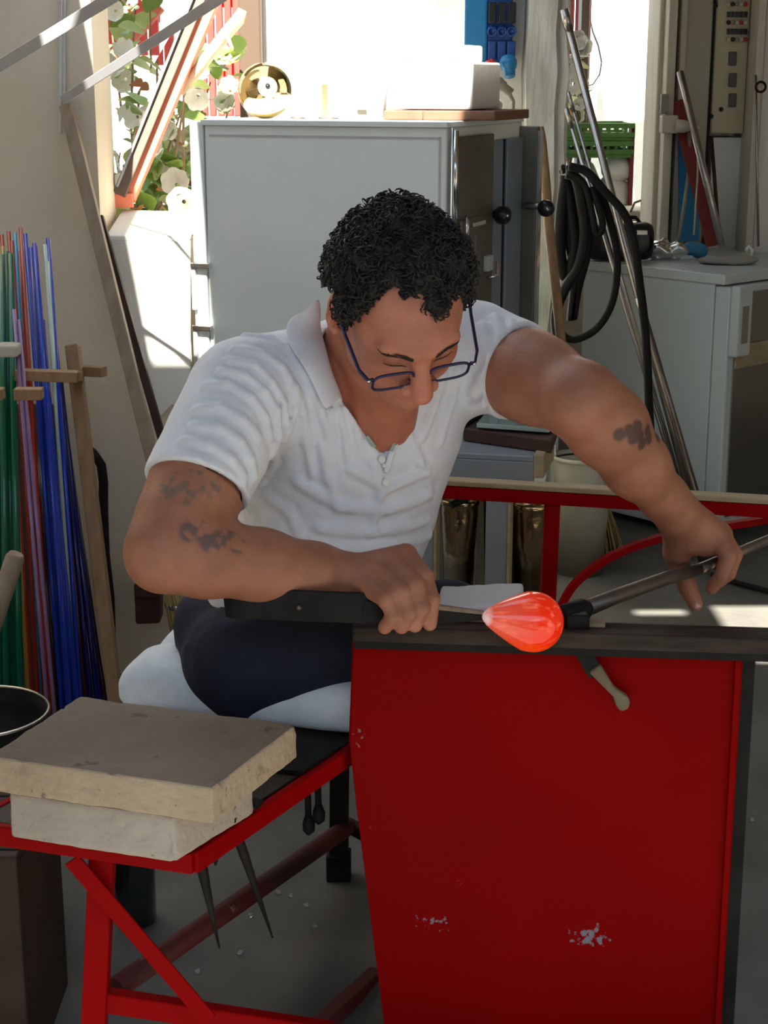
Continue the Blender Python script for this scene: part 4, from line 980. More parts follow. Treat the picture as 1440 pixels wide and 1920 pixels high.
# side panel
YP0, YP1 = 2.065, 2.02
pts = [P(665,1168,YP0), P(656,1400,YP0), P(668,1510,YP0), P(722,1935,YP0), P(1352,1935,YP1), P(1396,1190,YP1)]
MB().prism(pts, (0,.006,0)).obj('side_panel', M['redpanel'], t, bevel=.001)
def worn_patch(m, pt, r, sq_, th_):             # bare worn spot of the paint at one place of the sheet
    nt = m.node_tree; N = nt.nodes; L = nt.links; b = N['Principled BSDF']; old = b.inputs['Base Color'].links[0].from_socket
    tc = N.new('ShaderNodeTexCoord'); vm = N.new('ShaderNodeVectorMath'); vm.operation = 'SUBTRACT'; L.new(tc.outputs['Object'], vm.inputs[0]); vm.inputs[1].default_value = pt
    v2_ = N.new('ShaderNodeVectorMath'); v2_.operation = 'MULTIPLY'; v2_.inputs[1].default_value = (1/(r*sq_), 0, 1/r); L.new(vm.outputs[0], v2_.inputs[0])
    ln = N.new('ShaderNodeVectorMath'); ln.operation = 'LENGTH'; L.new(v2_.outputs[0], ln.inputs[0])
    nz = N.new('ShaderNodeTexNoise'); nz.inputs['Scale'].default_value = 120; nz.inputs['Detail'].default_value = 6; L.new(tc.outputs['Object'], nz.inputs[0])
    a = N.new('ShaderNodeMath'); a.operation = 'MULTIPLY_ADD'; L.new(nz.outputs[0], a.inputs[0]); a.inputs[1].default_value = 4.5; a.inputs[2].default_value = -th_
    s_ = N.new('ShaderNodeMath'); s_.operation = 'SUBTRACT'; L.new(a.outputs[0], s_.inputs[0]); L.new(ln.outputs[1], s_.inputs[1])
    c_ = N.new('ShaderNodeMath'); c_.operation = 'MULTIPLY'; c_.use_clamp = True; L.new(s_.outputs[0], c_.inputs[0]); c_.inputs[1].default_value = 2.5
    mx = N.new('ShaderNodeMix'); mx.data_type = 'RGBA'; L.new(c_.outputs[0], mx.inputs[0]); L.new(old, mx.inputs[6]); mx.inputs[7].default_value = (.22, .20, .25, 1); L.new(mx.outputs[2], b.inputs['Base Color'])
worn_patch(M['redpanel'], P(1105,1762,2.03), .014, 1.6, 1.35); worn_patch(M['redpanel'], P(815,1735,2.05), .020, 1.8, 2.1); worn_patch(M['redpanel'], P(676,1385,2.06), .016, .8, 1.9)
bar(MB(), P(1386,1200,YP1-.004), P(1344,1935,YP1-.004), .008, .008).obj('panel_fold', M['redpanel'], t, bevel=.001)
bar(MB(), P(1393,1200,YP1+.014), P(1351,1935,YP1+.014), .036, .006).obj('panel_flange', M['darksteel'], t, bevel=.001)
bar(MB(), P(682,1190,YP0+.02), P(674,1392,YP0+.02), .03, .02).obj('panel_post', M['redpaint'], t, bevel=.002)
# bolted patch outline on panel (old plate)
zb2 = MB()
for a, b in (((1172,1215),(1171,1300)),):
    zb2.tube([P(a[0],a[1],2.038), P(b[0],b[1],2.038)], 1, sq=(.0015,.002), upv=(0,-1,0))
zb2.obj('patch_plate', M['redpanel'], t)
# bolts on the panel
# near rail
N0 = P(664,1150,2.06); N0.z = ZR; N1 = P(1560,1188,2.0); N1.z = ZR
nd = (N1-N0).normalized()
MB().tube([N0-Vector((0,0,.012)), N1-Vector((0,0,.012))], 1, sq=(.050,.024), upv=(0,0,1)).obj('near_rail', M['blackrail'], t, bevel=.003)
MB().tube([N0+Vector((0,-.022,-.026)), N1+Vector((0,-.022,-.026))], 1, sq=(.006,.012), upv=(0,0,1)).obj('rail_lip', M['darksteel'], t, bevel=.001)
MB().tube([N0+Vector((.10,.012,.002)), N0+nd*.34+Vector((0,.012,.002))], 1, sq=(.022,.005), upv=(0,0,1)).obj('rail_strip', M['palewood'], t, bevel=.001)
# far rail
Fa = P(815,908,2.84); Fa.z = ZR-.002; Fb = G(1560,948,ZR-.002)
fdv = (Fb-Fa).normalized()
MB().tube([Fa-Vector((0,0,.014)), Fb-Vector((0,0,.014))], 1, sq=(.030,.024), upv=(0,0,1)).obj('far_rail', M['redpaint'], t, bevel=.002)
MB().tube([Fa+Vector((0,0,.004)), Fb+Vector((0,0,.004))], 1, sq=(.034,.010), upv=(0,0,1)).obj('armrest_strip', M['palewood'], t, bevel=.002)
q = P(1036,930,2.80); q.z = ZR-.026; MB().tube([q, Vector((q.x-.01,q.y,0))], 1, sq=(.028,.022), upv=(0,-1,0)).obj('leg', M['redpaint'], t, bevel=.002)
arc = [(1045,1150),(1075,1098),(1125,1056),(1185,1026),(1260,1003),(1340,989),(1430,975),(1480,960)]
av = [P(x,y,2.74) for x,y in arc]; out = []
for i in range(len(av)-1):
    p0_, p1_, p2_, p3_ = av[max(i-1,0)], av[i], av[i+1], av[min(i+2,len(av)-1)]
    for k in range(6):
        s_ = k/6; out.append(.5*((2*p1_)+(p2_-p0_)*s_+(2*p0_-5*p1_+4*p2_-p3_)*s_*s_+(3*p1_-p0_-3*p2_+p3_)*s_**3))
out.append(av[-1])
MB().tube(out, 1, sq=(.012,.020), upv=(0,-1,0)).obj('brace', M['redpaint'], t, bevel=.001)
# fork lying on the near rail (right of the glass): dark saddle
MB().box(P(1060,1168,2.03)+Vector((0,-.01,-.01)), P(1105,1150,2.03)+Vector((0,.02,.0))).obj('pipe_rest', M['darksteel'], t, bevel=.004)

# bench repeats hidden parts: none
# ------------------------------------------------------------------ fire bricks
def slab_brick(name, top, thick, m, label, bevel, mtop=None):
    pl = [Vector(p) for p in top]
    mb = MB().prism([p-Vector((0,0,thick)) for p in pl], (0,0,thick))
    me = bpy.data.meshes.new(name); me.from_pydata(mb.v, [], mb.f); bm = bmesh.new(); bm.from_mesh(me)
    bmesh.ops.recalc_face_normals(bm, faces=bm.faces)
    bmesh.ops.bevel(bm, geom=list(bm.edges), offset=bevel, segments=3, affect='EDGES', profile=.6)
    bmesh.ops.triangulate(bm, faces=bm.faces)
    for _ in range(5):
        es = [e for e in bm.edges if e.calc_length() > .012]
        if not es: break
        bmesh.ops.subdivide_edges(bm, edges=es, cuts=1); bmesh.ops.triangulate(bm, faces=[f for f in bm.faces if len(f.verts) > 3])
    bm.normal_update()
    for v in bm.verts:
        q = v.co; nn = mnoise.noise(q*90)*.0007 + mnoise.noise(q*22)*.0014 + max(0, mnoise.noise(q*45+Vector((3,1,2)))-.38)*-.012
        v.co = q + v.normal*nn
    bm.to_mesh(me); bm.free(); me.materials.append(m)
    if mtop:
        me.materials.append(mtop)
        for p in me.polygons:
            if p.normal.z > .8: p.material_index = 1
    me.polygons.foreach_set('use_smooth', [True]*len(me.polygons))
    o = bpy.data.objects.new(name, me); C.objects.link(o); return tag(o, label, 'brick')
zu = .588; zl = .536
slab_brick('fire_brick', [G(-25,1418,zu), G(398,1478,zu), G(557,1358,zu), G(150,1305,zu)], .046, M['brick'], 'large beige fire brick slab lying on top of the grey one', .004, M['bricktop'])
slab_brick('fire_brick', [G(12,1483,zl), G(325,1528,zl), G(476,1440,zl), G(160,1400,zl)], .0645, M['greybrick'], 'grey fire brick slab with rounded edge under the beige one', .009)
# ------------------------------------------------------------------ cushion
cFL, cFR, cBR, cBL = Vector((-.385,2.27,0)), Vector((-.052,2.11,0)), Vector((.12,2.5,0)), Vector((-.27,2.56,0))
def cush(p):
    # bilinear approx: use centre frame
    c0_ = (cFL+cFR+cBR+cBL)/4; ax_ = ((cFR-cFL)+(cBR-cBL)).normalized(); ay_ = Vector((-ax_.y, ax_.x, 0))
    q = p-A3((c0_.x, c0_.y, ZS+.030)); a = q@A3(ax_); b = q@A3(ay_); z = q[:, 2]
    ha, hb, hz, r = .205, .20, .026, .020
    puff = .030*np.sqrt(np.abs(np.sin((a+.205)*math.pi/.137))*np.abs(np.sin((b+.2)*math.pi/.133))) 
    da = np.abs(a)-(ha-r); db = np.abs(b)-(hb-r); dz = np.abs(z)-(hz-r+np.where(z > 0, puff, 0))
    d = np.sqrt(np.maximum(da,0)**2+np.maximum(db,0)**2+np.maximum(dz,0)**2)+np.minimum(np.maximum(np.maximum(da,db),dz),0)-r
    return (d+.002*n3(p, 40.)).astype(np.float32)
cs = SDF(); cs.u(cush, .001)
# raised back corner
cs.u(ell(P(352,1243,2.48), (.062,.07,.040)), .012)
V, Q = polygonize(cs, (-.5,2.0,ZS-.002), (.25,2.75,.64), .006)
tag(np_mesh('seat_cushion', V, Q, M['fabric']), 'white quilted cotton cushion on the bench under the man', 'cushion')
# ------------------------------------------------------------------ hanging shears
def jacks(tops, tips, Y0, Y1, label, w=.010):
    base = (P(*tops[0], Y0)+P(*tops[-1], Y0))/2
    t = thing('shears', (base.x, base.y, ZS+.002), label, 'shears')
    for a_, b_ in zip(tops, tips):
        a = P(a_[0], a_[1], Y0); b = P(b_[0], b_[1], Y1)
        a2 = a+(a-b)*((ZS+.01-a.z)/(a.z-b.z))
        MB().tube([a2, a2*.65+b*.35, a2*.3+b*.7, b], [.75*w, .8*w, .45*w, .0012], 8).obj('blade', M['darksteel'], t)
    q = t.location
    MB().tube([Vector(q)+Vector((-.03,.01,.008)), Vector(q)+Vector((.0,.0,.012)), Vector(q)+Vector((.03,-.01,.008))], 1, sq=(.016,.006), upv=(0,0,1)).obj('handle', M['darksteel'], t)
    return t
jacks([(376,1615)],[(411,1777)],1.86,1.90,'pointed steel shears blade hanging under the bench edge, nearest the front corner', .0095)
jacks([(448,1575)],[(511,1758)],1.90,1.95,'long pointed steel shears blade hanging under the bench edge, second from the corner', .0085)
jacks([(405,1600)],[(404,1622)],1.86,1.87,'short dark tool stub hanging under the bench edge between the two blades', .014)
for x, yb, lab in ((578,1565,'dark tool rod with thick end hanging under the bench, left one of the rear pair'),(597,1545,'dark tool rod with thick end hanging under the bench, right one of the rear pair')):
    t = thing('tool_rod', P(x,1470,2.2), lab, 'tool')
    a = P(x-3, 1455, 2.18); a.z = max(a.z, ZS-.02)
    MB().tube([a, P(x,yb-35,2.18)], .005, 8).obj('shaft', M['darksteel'], t)
    MB().tube([P(x,yb-38,2.18), P(x+1,yb-22,2.18), P(x+1,yb-8,2.18), P(x,yb,2.18)], [.005,.0095,.009,.003], 10).obj('tip', M['darksteel'], t)
# ------------------------------------------------------------------ paddle hanging on the panel
t = thing('scraper', P(1130,1270,2.02), 'old scraper with a worn wooden handle hanging on the red panel', 'scraper')
Yk = 2.028
blade = [(1069,1210),(1076,1197),(1090,1194),(1100,1200),(1128,1252),(1108,1274),(1098,1262)]
MB().prism([P(x,y,Yk-.008) for x,y in blade], (0,.006,0)).obj('blade', M['darksteel'], t, bevel=.0015)
hd = [(1104,1262),(1126,1246),(1150,1286),(1158,1294),(1176,1306),(1183,1318),(1178,1332),(1164,1336),(1156,1326),(1150,1308),(1136,1294)]
MB().prism([P(x,y,Yk-.013) for x,y in hd], (0,.014,0)).obj('handle', mat('worn_grey_wood', (.13,.10,.065), .7, col2=(.2,.165,.11), nscale=20, bump=.5), t, bevel=.004)
MB().sphere(P(1097,1226,Yk-.009), .0028, 10).obj('rivet', M['chrome'], t)

# ------------------------------------------------------------------ blowpipe in use and hot glass
gY = 1.99
gc = P(1000, 1166, gY); tipp = P(905, 1155, gY-.02); hd_ = P(1056, 1152, gY+.05)
t = thing('working_blowpipe', P(1100,1145,2.08), 'dark steel blowpipe held in the left hand, carrying the hot glass', 'blowpipe')
pa_ = P(1050,1158,gY+.045); pb_ = P(1310,1068,2.24); dirp = (pb_-pa_).normalized(); pe_ = P(1440,1012,2.42)
MB().tube([pa_, pa_+dirp*.045, pa_+dirp*.055], [.0155,.0165,.012], 16).obj('head', M['darksteel'], t)
MB().tube([pa_+dirp*.05, P(1160,1116,2.11), P(1250,1084,2.18), pb_+Vector((0,0,0))], [.0115,.0105,.010,.009], 14).obj('shaft', M['iron'], t)
MB().tube([pb_, pe_, pe_+(pe_-pb_)*1.6], [.0085,.0075,.0075], 12).obj('grip_tube', M['pipebrown'], t)
# glass drop: lathe along axis
axg = (gc-tipp); Lg = axg.length; axg.normalize(); rg_ = 57*mpp(gc)
prof = []; N_ = 44
for i in range(N_+1):
    s_ = i/N_; x = -Lg + s_*(Lg+rg_*1.0)
    tt_ = (x+Lg)/(Lg+rg_)
    # teardrop
    if x > -.012: r = math.sqrt(max(rg_**2-max(x,0)**2, 0)) if x > 0 else rg_*(1-.02*(x/.012)**2)
    else:
        u = (x+Lg)/(Lg-.012); r = .0045*(1-u)**.8+ rg_*.98*(u**.80)*(1.0 if u > .12 else (.5+.5*u/.12))
        r = min(r, rg_*.98)
    if i == 0: r = .0
    prof.append((r, x))
prof.insert(1, (.0045, -Lg+.001))
gm = bpy.data.materials.new('glowing_glass'); gm.use_nodes = True; nt = gm.node_tree; N = nt.nodes; L = nt.links; b = N['Principled BSDF']
b.inputs['Roughness'].default_value = .14; b.inputs['Coat Weight'].default_value = .35; b.inputs['Transmission Weight'].default_value = .18
at = N.new('ShaderNodeAttribute'); at.attribute_name = 'Col'
tc = N.new('ShaderNodeTexCoord'); mp = N.new('ShaderNodeMapping'); L.new(tc.outputs['Object'], mp.inputs[0]); mp.inputs['Rotation'].default_value = (.3, .5, .9); mp.inputs['Scale'].default_value = (14, 60, 60)
nz = N.new('ShaderNodeTexNoise'); nz.inputs['Scale'].default_value = 2.2; nz.inputs['Detail'].default_value = 5; L.new(mp.outputs[0], nz.inputs[0])
rp = N.new('ShaderNodeValToRGB'); rp.color_ramp.elements[0].position = .52; rp.color_ramp.elements[1].position = .70; L.new(nz.outputs[0], rp.inputs[0])
mu = N.new('ShaderNodeMath'); mu.operation = 'MULTIPLY'; L.new(rp.outputs[0], mu.inputs[0]); L.new(at.outputs[1] if False else at.outputs['Alpha'], mu.inputs[1])
mx = N.new('ShaderNodeMix'); mx.data_type = 'RGBA'; L.new(mu.outputs[0], mx.inputs[0]); L.new(at.outputs[0], mx.inputs[6]); mx.inputs[7].default_value = (1, .22, .12, 1)
L.new(mx.outputs[2], b.inputs['Base Color']); L.new(mx.outputs[2], b.inputs['Emission Color']); b.inputs['Emission Strength'].default_value = .27
go = MB().lathe(prof, gc, axg, 56).obj('hot_glass', gm)
me = go.data; ca = me.color_attributes.new('Col', 'FLOAT_COLOR', 'POINT'); cc = []
for v in me.vertices:
    x = (v.co-gc).dot(axg); rel = (v.co-gc)-axg*x; s_ = (x+Lg)/(Lg+rg_)
    dn = -rel.normalized().z if rel.length > 1e-5 else 0
    base = Vector((.85, .028, .002)); pale = Vector((.72, .12, .07)); orange = Vector((.95, .10, .003)); tipc = Vector((.7, .62, .62))
    f = max(0, min(1, (.62-s_)/.45)); c_ = base.lerp(pale, f)
    if dn > .45: c_ = c_.lerp(orange, min(1, (dn-.45)*2)*(1-f))
    if s_ < .09: c_ = c_.lerp(tipc, min(1, (.09-s_)/.05))
    al = .25+.75*max(0, min(1, (-dn+.5)))
    cc += [c_.x, c_.y, c_.z, al]
ca.data.foreach_set('color', cc)
tag(go, 'glowing orange red drop of hot glass on the end of the blowpipe', 'hot glass')
# ------------------------------------------------------------------ jacks held in the right hand
t = jk = thing('jacks', P(560,1135,1.97), 'dark steel jacks with a rounded spring bend held in the right hand', 'jacks')
zj = P(560,1135,1.95).z
def jp(px, py, Y): return P(px, py, Y)
# U shaped spring strip
us = [jp(690,1140,1.945), jp(600,1137,1.938), jp(520,1134,1.936), jp(460,1132,1.938), jp(436,1130,1.945), jp(424,1128,1.962), jp(424,1124,1.982), jp(436,1121,2.0), jp(465,1120,2.008), jp(520,1121,2.008), jp(600,1124,2.003), jp(690,1128,1.995)]
MB().tube(us, 1, sq=(.006,.041), upv=(0,0,1)).obj('spring', M['darksteel'], t, bevel=.0018)
MB().tube([jp(680,1143,1.945), jp(760,1152,1.95), jp(830,1157,1.965), jp(912,1158,1.985)], [1,.85,.6,.25], sq=(.010,.028), upv=(0,0,1)).obj('blade', M['darksteel'], t, bevel=.002)
MB().tube([jp(680,1130,1.995), jp(760,1137,2.0), jp(830,1144,2.0), jp(908,1150,1.998)], [1,.85,.6,.3], sq=(.010,.024), upv=(0,0,1)).obj('blade', M['greywood'], t, bevel=.002)
MB().sphere(jp(560,1139,1.934), .004, 10).obj('rivet', M['iron'], t)

# ------------------------------------------------------------------ the glassblower
def lerp(a, b, t): return a+(b-a)*t
Rs, Re, Rw = P(452,742,2.09), P(308,1036,1.92), P(636,1080,2.0)
Ls, Le, Lw = P(900,662,2.27), P(1090,752,2.10), P(1272,965,2.215)
Lx = (Ls-Rs).normalized()
Nb = P(668,712,2.19)
Ch = P(668,815,2.22); Be = P(632,985,2.25); Lo = P(560,1110,2.32); Pe = P(478,1205,2.36)
def fr(up):                                   # rows lateral, spine, depth
    up = up.normalized(); d = Lx.cross(up).normalized(); l = up.cross(d).normalized(); return [list(l), list(up), list(d)]
Mc = fr(Nb-Be); Ml = fr(Be-Pe)
T = SDF()
T.u(ell(Ch, (.162,.155,.118), Mc), .01).u(ell(Be, (.146,.135,.118), Mc), .06).u(ell(Lo, (.148,.11,.12), Ml), .06)
T.u(cone(lerp(Rs,Ls,.06), lerp(Rs,Ls,.94), .066, .066), .05)
T.u(cone(Nb+Vector((-.02,.03,-.01)), lerp(Rs, Nb, .35)+Vector((0,.02,.0)), .07, .062), .05).u(cone(Nb+Vector((.02,.03,-.01)), lerp(Ls, Nb, .35)+Vector((0,.01,0)), .07, .062), .05)
T.u(ell(P(600,820,2.30), (.13,.16,.11), Mc), .06)
SlR, SlL = SDF(), SDF()
Ra = (Re-Rs); La = (Le-Ls)
T.u(cone(Rs, Rs+Ra*.80, .074, .0675), .03).u(cone(Ls, Ls+La*.62, .070, .070), .03)
# head frame
def camv(x, y, z): return RT*x+UP*y-FW*z
hF = camv(.28,-.85,.45).normalized(); hR = camv(-.95,-.18,.25); hR = (hR-hF*hR.dot(hF)).normalized(); hU = hR.cross(hF).normalized()
Hc = P(748,567,2.02)
HM = np.array([list(hR), list(hF), list(hU)], dtype=np.float32)
def hl(p): return (p-A3(Hc))@HM.T
def Hp(r, f, u): return Hc+hR*r+hF*f+hU*u
def hcone(a, b, ra, rb): return cone(Hp(*a), Hp(*b), ra, rb)
def hell(c, r, rot=None):
    m = HM if rot is None else (np.array(rot.to_3x3()).astype(np.float32).T @ HM); return ell(Hp(*c), r, m)
head = SDF()
head.u(hell((0,-.012,.030), (.076,.094,.078)), .01).u(hell((0,.028,.005), (.067,.070,.075)), .02).u(hell((0,.030,-.045), (.056,.060,.060)), .02)
head.u(hcone((-.038,.015,-.075), (0,.066,-.098), .026, .022), .02).u(hcone((.038,.015,-.075), (0,.066,-.098), .026, .022), .02)
head.u(hcone((0,.074,-.102), (0,.076,-.098), .019, .019), .015)
for s in (-1, 1):
    head.u(hcone((s*.040,.062,-.028), (s*.034,.066,-.045), .020, .018), .02)
    head.u(hcone((s*.012,.093,.020), (s*.044,.080,.024), .009, .008), .012)
    head.c(hell((s*.031,.096,.003), (.017,.013,.012)), .012)
    head.u(hell((s*.031,.0775,.003), (.0145,.0135,.0125)), .004)
    head.u(hcone((s*.017,.088,-.004), (s*.045,.077,-.004), .0035, .003), .005)
    # ear
    er = Matrix.Rotation(s*-.45, 4, 'Z') @ Matrix.Rotation(-.15, 4, 'X')
    head.u(hell((s*.083,-.008,-.002), (.010,.021,.034), er), .006)
    head.c(hell((s*.093,-.002,.001), (.006,.012,.021), er), .004)
    head.u(hcone((s*.080,-.012,-.026), (s*.080,.002,-.034), .009, .007), .006)
head.u(hcone((0,.086,.014), (0,.106,-.018), .0095, .0115), .012).u(hcone((0,.106,-.018), (0,.117,-.035), .0115, .0150), .006)
for s in (-1, 1): head.u(hell((s*.0175,.103,-.038), (.010,.012,.010)), .005); head.c(hell((s*.007,.110,-.049), (.004,.006,.005)), .003)
head.u(hell((0,.082,-.062), (.030,.016,.016)), .012)
head.u(hcone((-.018,.0905,-.0605), (.018,.0905,-.0605), .0048, .0048), .004).u(hcone((-.015,.0905,-.0715), (.015,.0905,-.0715), .0058, .0058), .004)
head.c(hcone((-.023,.098,-.0655), (.023,.098,-.0655), .0028, .0028), .003)
for s in (-1, 1): head.c(hcone((s*.024,.101,-.040), (s*.035,.088,-.066), .0030, .0026), .008)
for i, u_ in enumerate((.050,.062,.074)): head.c(hcone((-.03,.1035-.004*i,u_), (.03,.1035-.004*i,u_), .0022, .0022), .006)
# arms and hands
def limb(s, pts, k=.012):
    for (a, ra), (b, rb_) in zip(pts, pts[1:]): s.u(cone(a, b, ra, rb_), k)
body = SDF()
body.u(lambda p: head(p), .001)
body.u(cone(Hp(0,-.035,-.045), Nb+Vector((.0,.015,.0)), .060, .064), .018)
body.u(cone(Hp(0,-.005,-.07), Nb+Vector((.03,-.045,-.04)), .045, .055), .02)
body.u(lambda p: T(p)+.013, .008)
fR = Rw-Re
limb(body, [(Rs, .058), (lerp(Rs,Re,.55), .0565), (Re+Vector((0,0,.004)), .046)], .02)
body.u(ell(lerp(Rs,Re,.48)+Vector((.012,-.006,.0)), (.047,.050,.058)), .02)
limb(body, [(Re, .046), (lerp(Re,Rw,.22)+Vector((0,0,.002)), .0495), (lerp(Re,Rw,.55), .0445), (lerp(Re,Rw,.85), .0365), (Rw, .0325)], .02)
body.u(ell(Re+Vector((-.004,0,-.012)), (.038,.036,.036)), .015)
limb(body, [(Ls, .058), (lerp(Ls,Le,.5), .0585), (Le, .050)], .02)
limb(body, [(Le, .050), (lerp(Le,Lw,.22)+Vector((.004,0,.002)), .0535), (lerp(Le,Lw,.55), .044), (lerp(Le,Lw,.86), .0315), (Lw, .029)], .02)
# right hand
c8 = lambda x, y, Y: P(600+x/2.88, 1020+y/2.88, Y)
handR = SDF()
W0 = P(640,1080,2.0)
fR_ = {'index': [(462,62,2.000),(562,180,1.958),(603,300,1.938),(592,430,1.940)], 'middle': [(398,112,1.985),(515,225,1.935),(548,345,1.922),(512,438,1.930)],
       'ring': [(322,168,1.972),(440,262,1.924),(480,370,1.914),(440,448,1.924)], 'pinky': [(255,225,1.962),(360,300,1.920),(398,385,1.914),(350,450,1.926)]}
rf = {'index': (.0150,.0118,.0107,.0098), 'middle': (.0155,.0122,.0110,.0100), 'ring': (.0152,.0118,.0107,.0097), 'pinky': (.0145,.0112,.0100,.0092)}
for k_, pts in fR_.items():
    q = [c8(*a) for a in pts]; r_ = rf[k_]
    handR.u(cone(W0, q[0], .025, r_[0]+.0010), .006)
for k_, pts in fR_.items():
    q = [c8(*a) for a in pts]; r_ = rf[k_]; fs = SDF()
    for i in range(3): fs.u(cone(q[i], q[i+1], r_[i], r_[i+1]), .0015)
    fs.u(ell(q[0]+Vector((0,-.003,.003)), (.012,.012,.011)), .006).u(ell(q[1], (r_[1]*1.12,)*3), .003).u(ell(q[2], (r_[2]*1.05,)*3), .002)
    handR.u(fs, .0016)
handR.u(cone(P(655,1100,2.02), P(722,1118,2.035), .018, .0125), .012).u(cone(P(722,1118,2.035), P(775,1136,2.03), .012, .0105), .004)
body.u(handR, .012)
# left hand
handL = SDF()
W1 = Lw
mc = {'index': [(1344,1008,2.225),(1366,1044,2.200),(1354,1078,2.196),(1335,1102,2.206)], 'middle': [(1350,1004,2.248),(1377,1040,2.228),(1366,1076,2.226),(1346,1092,2.236)],
      'ring': [(1350,1003,2.270),(1376,1038,2.256),(1368,1072,2.254),(1350,1090,2.262)], 'pinky': [(1345,1004,2.290),(1368,1034,2.282),(1362,1062,2.280),(1348,1082,2.286)]}
rl = {'index': (.0165,.0130,.0112,.0098), 'middle': (.016,.0120,.0105,.0095), 'ring': (.015,.0112,.0100,.0090), 'pinky': (.014,.0100,.0090,.0082)}
for k_, pts in mc.items():
    q = [P(*a) for a in pts]; r_ = rl[k_]; handL.u(cone(W1, q[0], .026, r_[0]+.003), .012)
handL.u(cone(W1, P(1272,1032,2.245), .026, .0215), .014)          # thenar
handL.u(cone(P(1300,1010,2.225), P(1325,1022,2.225), .024, .018), .014)
for k_, pts in mc.items():
    q = [P(*a) for a in pts]; r_ = rl[k_]; fs = SDF()
    for i in range(3): fs.u(cone(q[i], q[i+1], r_[i], r_[i+1]), .0015)
    handL.u(fs, .0018)
tb_ = [P(1266,1035,2.25), P(1277,1068,2.262), P(1290,1102,2.262), P(1304,1133,2.256)]
th_ = SDF()
for i, r_ in enumerate((.0185,.0150,.0142)): th_.u(cone(tb_[i], tb_[i+1], r_, (.0150,.0142,.0110)[i]), .002)
handL.u(th_, .006)
body.u(handL, .012)
def under(p, d):               # skin stays inside the sleeves above the hems
    m = np.zeros(len(p), dtype=bool)
    for S_, A_, k_ in ((Rs, Re-Rs, .60), (Ls, Le-Ls, .40)):
        h_ = S_+A_*k_; n_ = A3(A_.normalized()); m |= (((p-A3(h_))@n_) < .0) & (seg(p, S_, h_)[0] < .088)
    out = np.zeros(len(p), dtype=np.float32)
    if m.any(): out[m] = np.maximum(T(p[m])+.0125, d[m])-d[m]
    return out
body.d(under)
TA = [march(body, x, y) for x, y in ((330,905),(365,900),(395,912),(310,918),(350,925))]
TB = [march(body, x, y) for x, y in ((355,998),(385,1003),(410,1012),(432,1006),(445,1020),(395,1018),(370,990))]
TC = [march(body, x, y) for x, y in ((1162,815),(1180,808),(1196,800),(1200,818),(1205,832),(1215,808),(1226,800),(1232,818),(1218,822),(1188,822))]
def skincol(V):
    n = len(V); c = np.tile(np.array([.37,.16,.095]), (n, 1))
    q = hl(V); isf = (np.linalg.norm(V-A3(Hc), axis=1) < .15) & (q[:, 2] > -.125)
    face = np.array([.47,.185,.118]); c[isf] = face
    def mixc(mask, col): 
        for k in range(3): c[:, k] = c[:, k]*(1-mask)+col[k]*mask
    g = lambda cx, cy, cz, w: np.exp(-(((q-np.array([cx,cy,cz]))**2).sum(1))/(w*w))
    for s in (-1, 1):
        mixc(.6*g(s*.083,-.008,0,.03), (.58,.16,.10)); mixc(.5*g(s*.038,.075,-.03,.02), (.55,.17,.11))
        mixc(.45*g(s*.031,.088,.006,.014), (.38,.14,.10))
        # grey stubbled sideburn and jaw
        m = np.clip((.035-np.abs(q[:, 1]-.02))/.02, 0, 1)*np.clip((np.abs(q[:, 0])-.035)/.02, 0, 1)*np.clip((.01-q[:, 2])/.03, 0, 1)*np.clip((q[:, 2]+.10)/.02, 0, 1)*isf
        mixc(.28*m*.5, (.34,.23,.19))
    mixc(.7*g(0,.116,-.034,.016), (.58,.17,.11))
    m = np.clip(1-np.abs(q[:, 2]+.066)/.011, 0, 1)*np.clip(1-np.abs(q[:, 0])/.026, 0, 1)*(q[:, 1] > .083)*isf; mixc(.75*m, (.38,.10,.085))
    # neck/upper chest redder
    nk = (~isf) & (np.linalg.norm(V-A3(Nb+Vector((.02,-.06,.0))), axis=1) < .13); m = nk.astype(float)*.7; mixc(m, (.47,.15,.09))
    # knuckles and finger tips
    for a in [c8(*fR_[k][1]) for k in fR_]+[c8(*fR_[k][0]) for k in fR_]+[c8(*fR_[k][3]) for k in fR_]+[P(*mc[k][1]) for k in mc]+[tb_[3]]:
        m = np.exp(-((V-A3(a))**2).sum(1)/(.012**2)); mixc(.35*m, (.56,.22,.16))
    nz_ = n3(V, 260.)+.6*n3(V, 120., 2.)
    def tat(pts, w, col, th):
        d = np.min([np.linalg.norm(V-A3(a), axis=1) for a in pts if a is not None], axis=0)
        m = np.clip((w-d)/.004, 0, 1)*np.clip((nz_-th)*2.5, 0, 1); mixc(.75*m, col)
    tat(TA, .017, (.15,.125,.10), -.1); tat(TB, .015, (.085,.085,.085), -.35); tat(TC, .0115, (.018,.022,.028), -1.2)
    c *= (1+.05*n3(V, 90., 1.)+.07*n3(V, 28., 4.))[:, None]; c[:, 1:] *= (1-.06*np.clip(n3(V, 40., 6.), 0, 1))[:, None]
    return c
V, Q = polygonize(body, (-.40,1.78,.50), (.60,2.62,1.30), .0028)
M['skin'] = mat('tanned_skin', (.5,.2,.1), .5, vcol=True, nscale=35, bump=.25, bscale=260)
M['skin'].node_tree.nodes['Principled BSDF'].inputs['Subsurface Weight'].default_value = .06
M['skin'].node_tree.nodes['Principled BSDF'].inputs['Subsurface Radius'].default_value = (.012,.004,.002)
person = np_mesh('person', V, Q, M['skin'], col=skincol, smooth_it=1)
tag(person, 'man with curly dark hair and white polo shirt bent over the bench, holding a blowpipe', 'person')
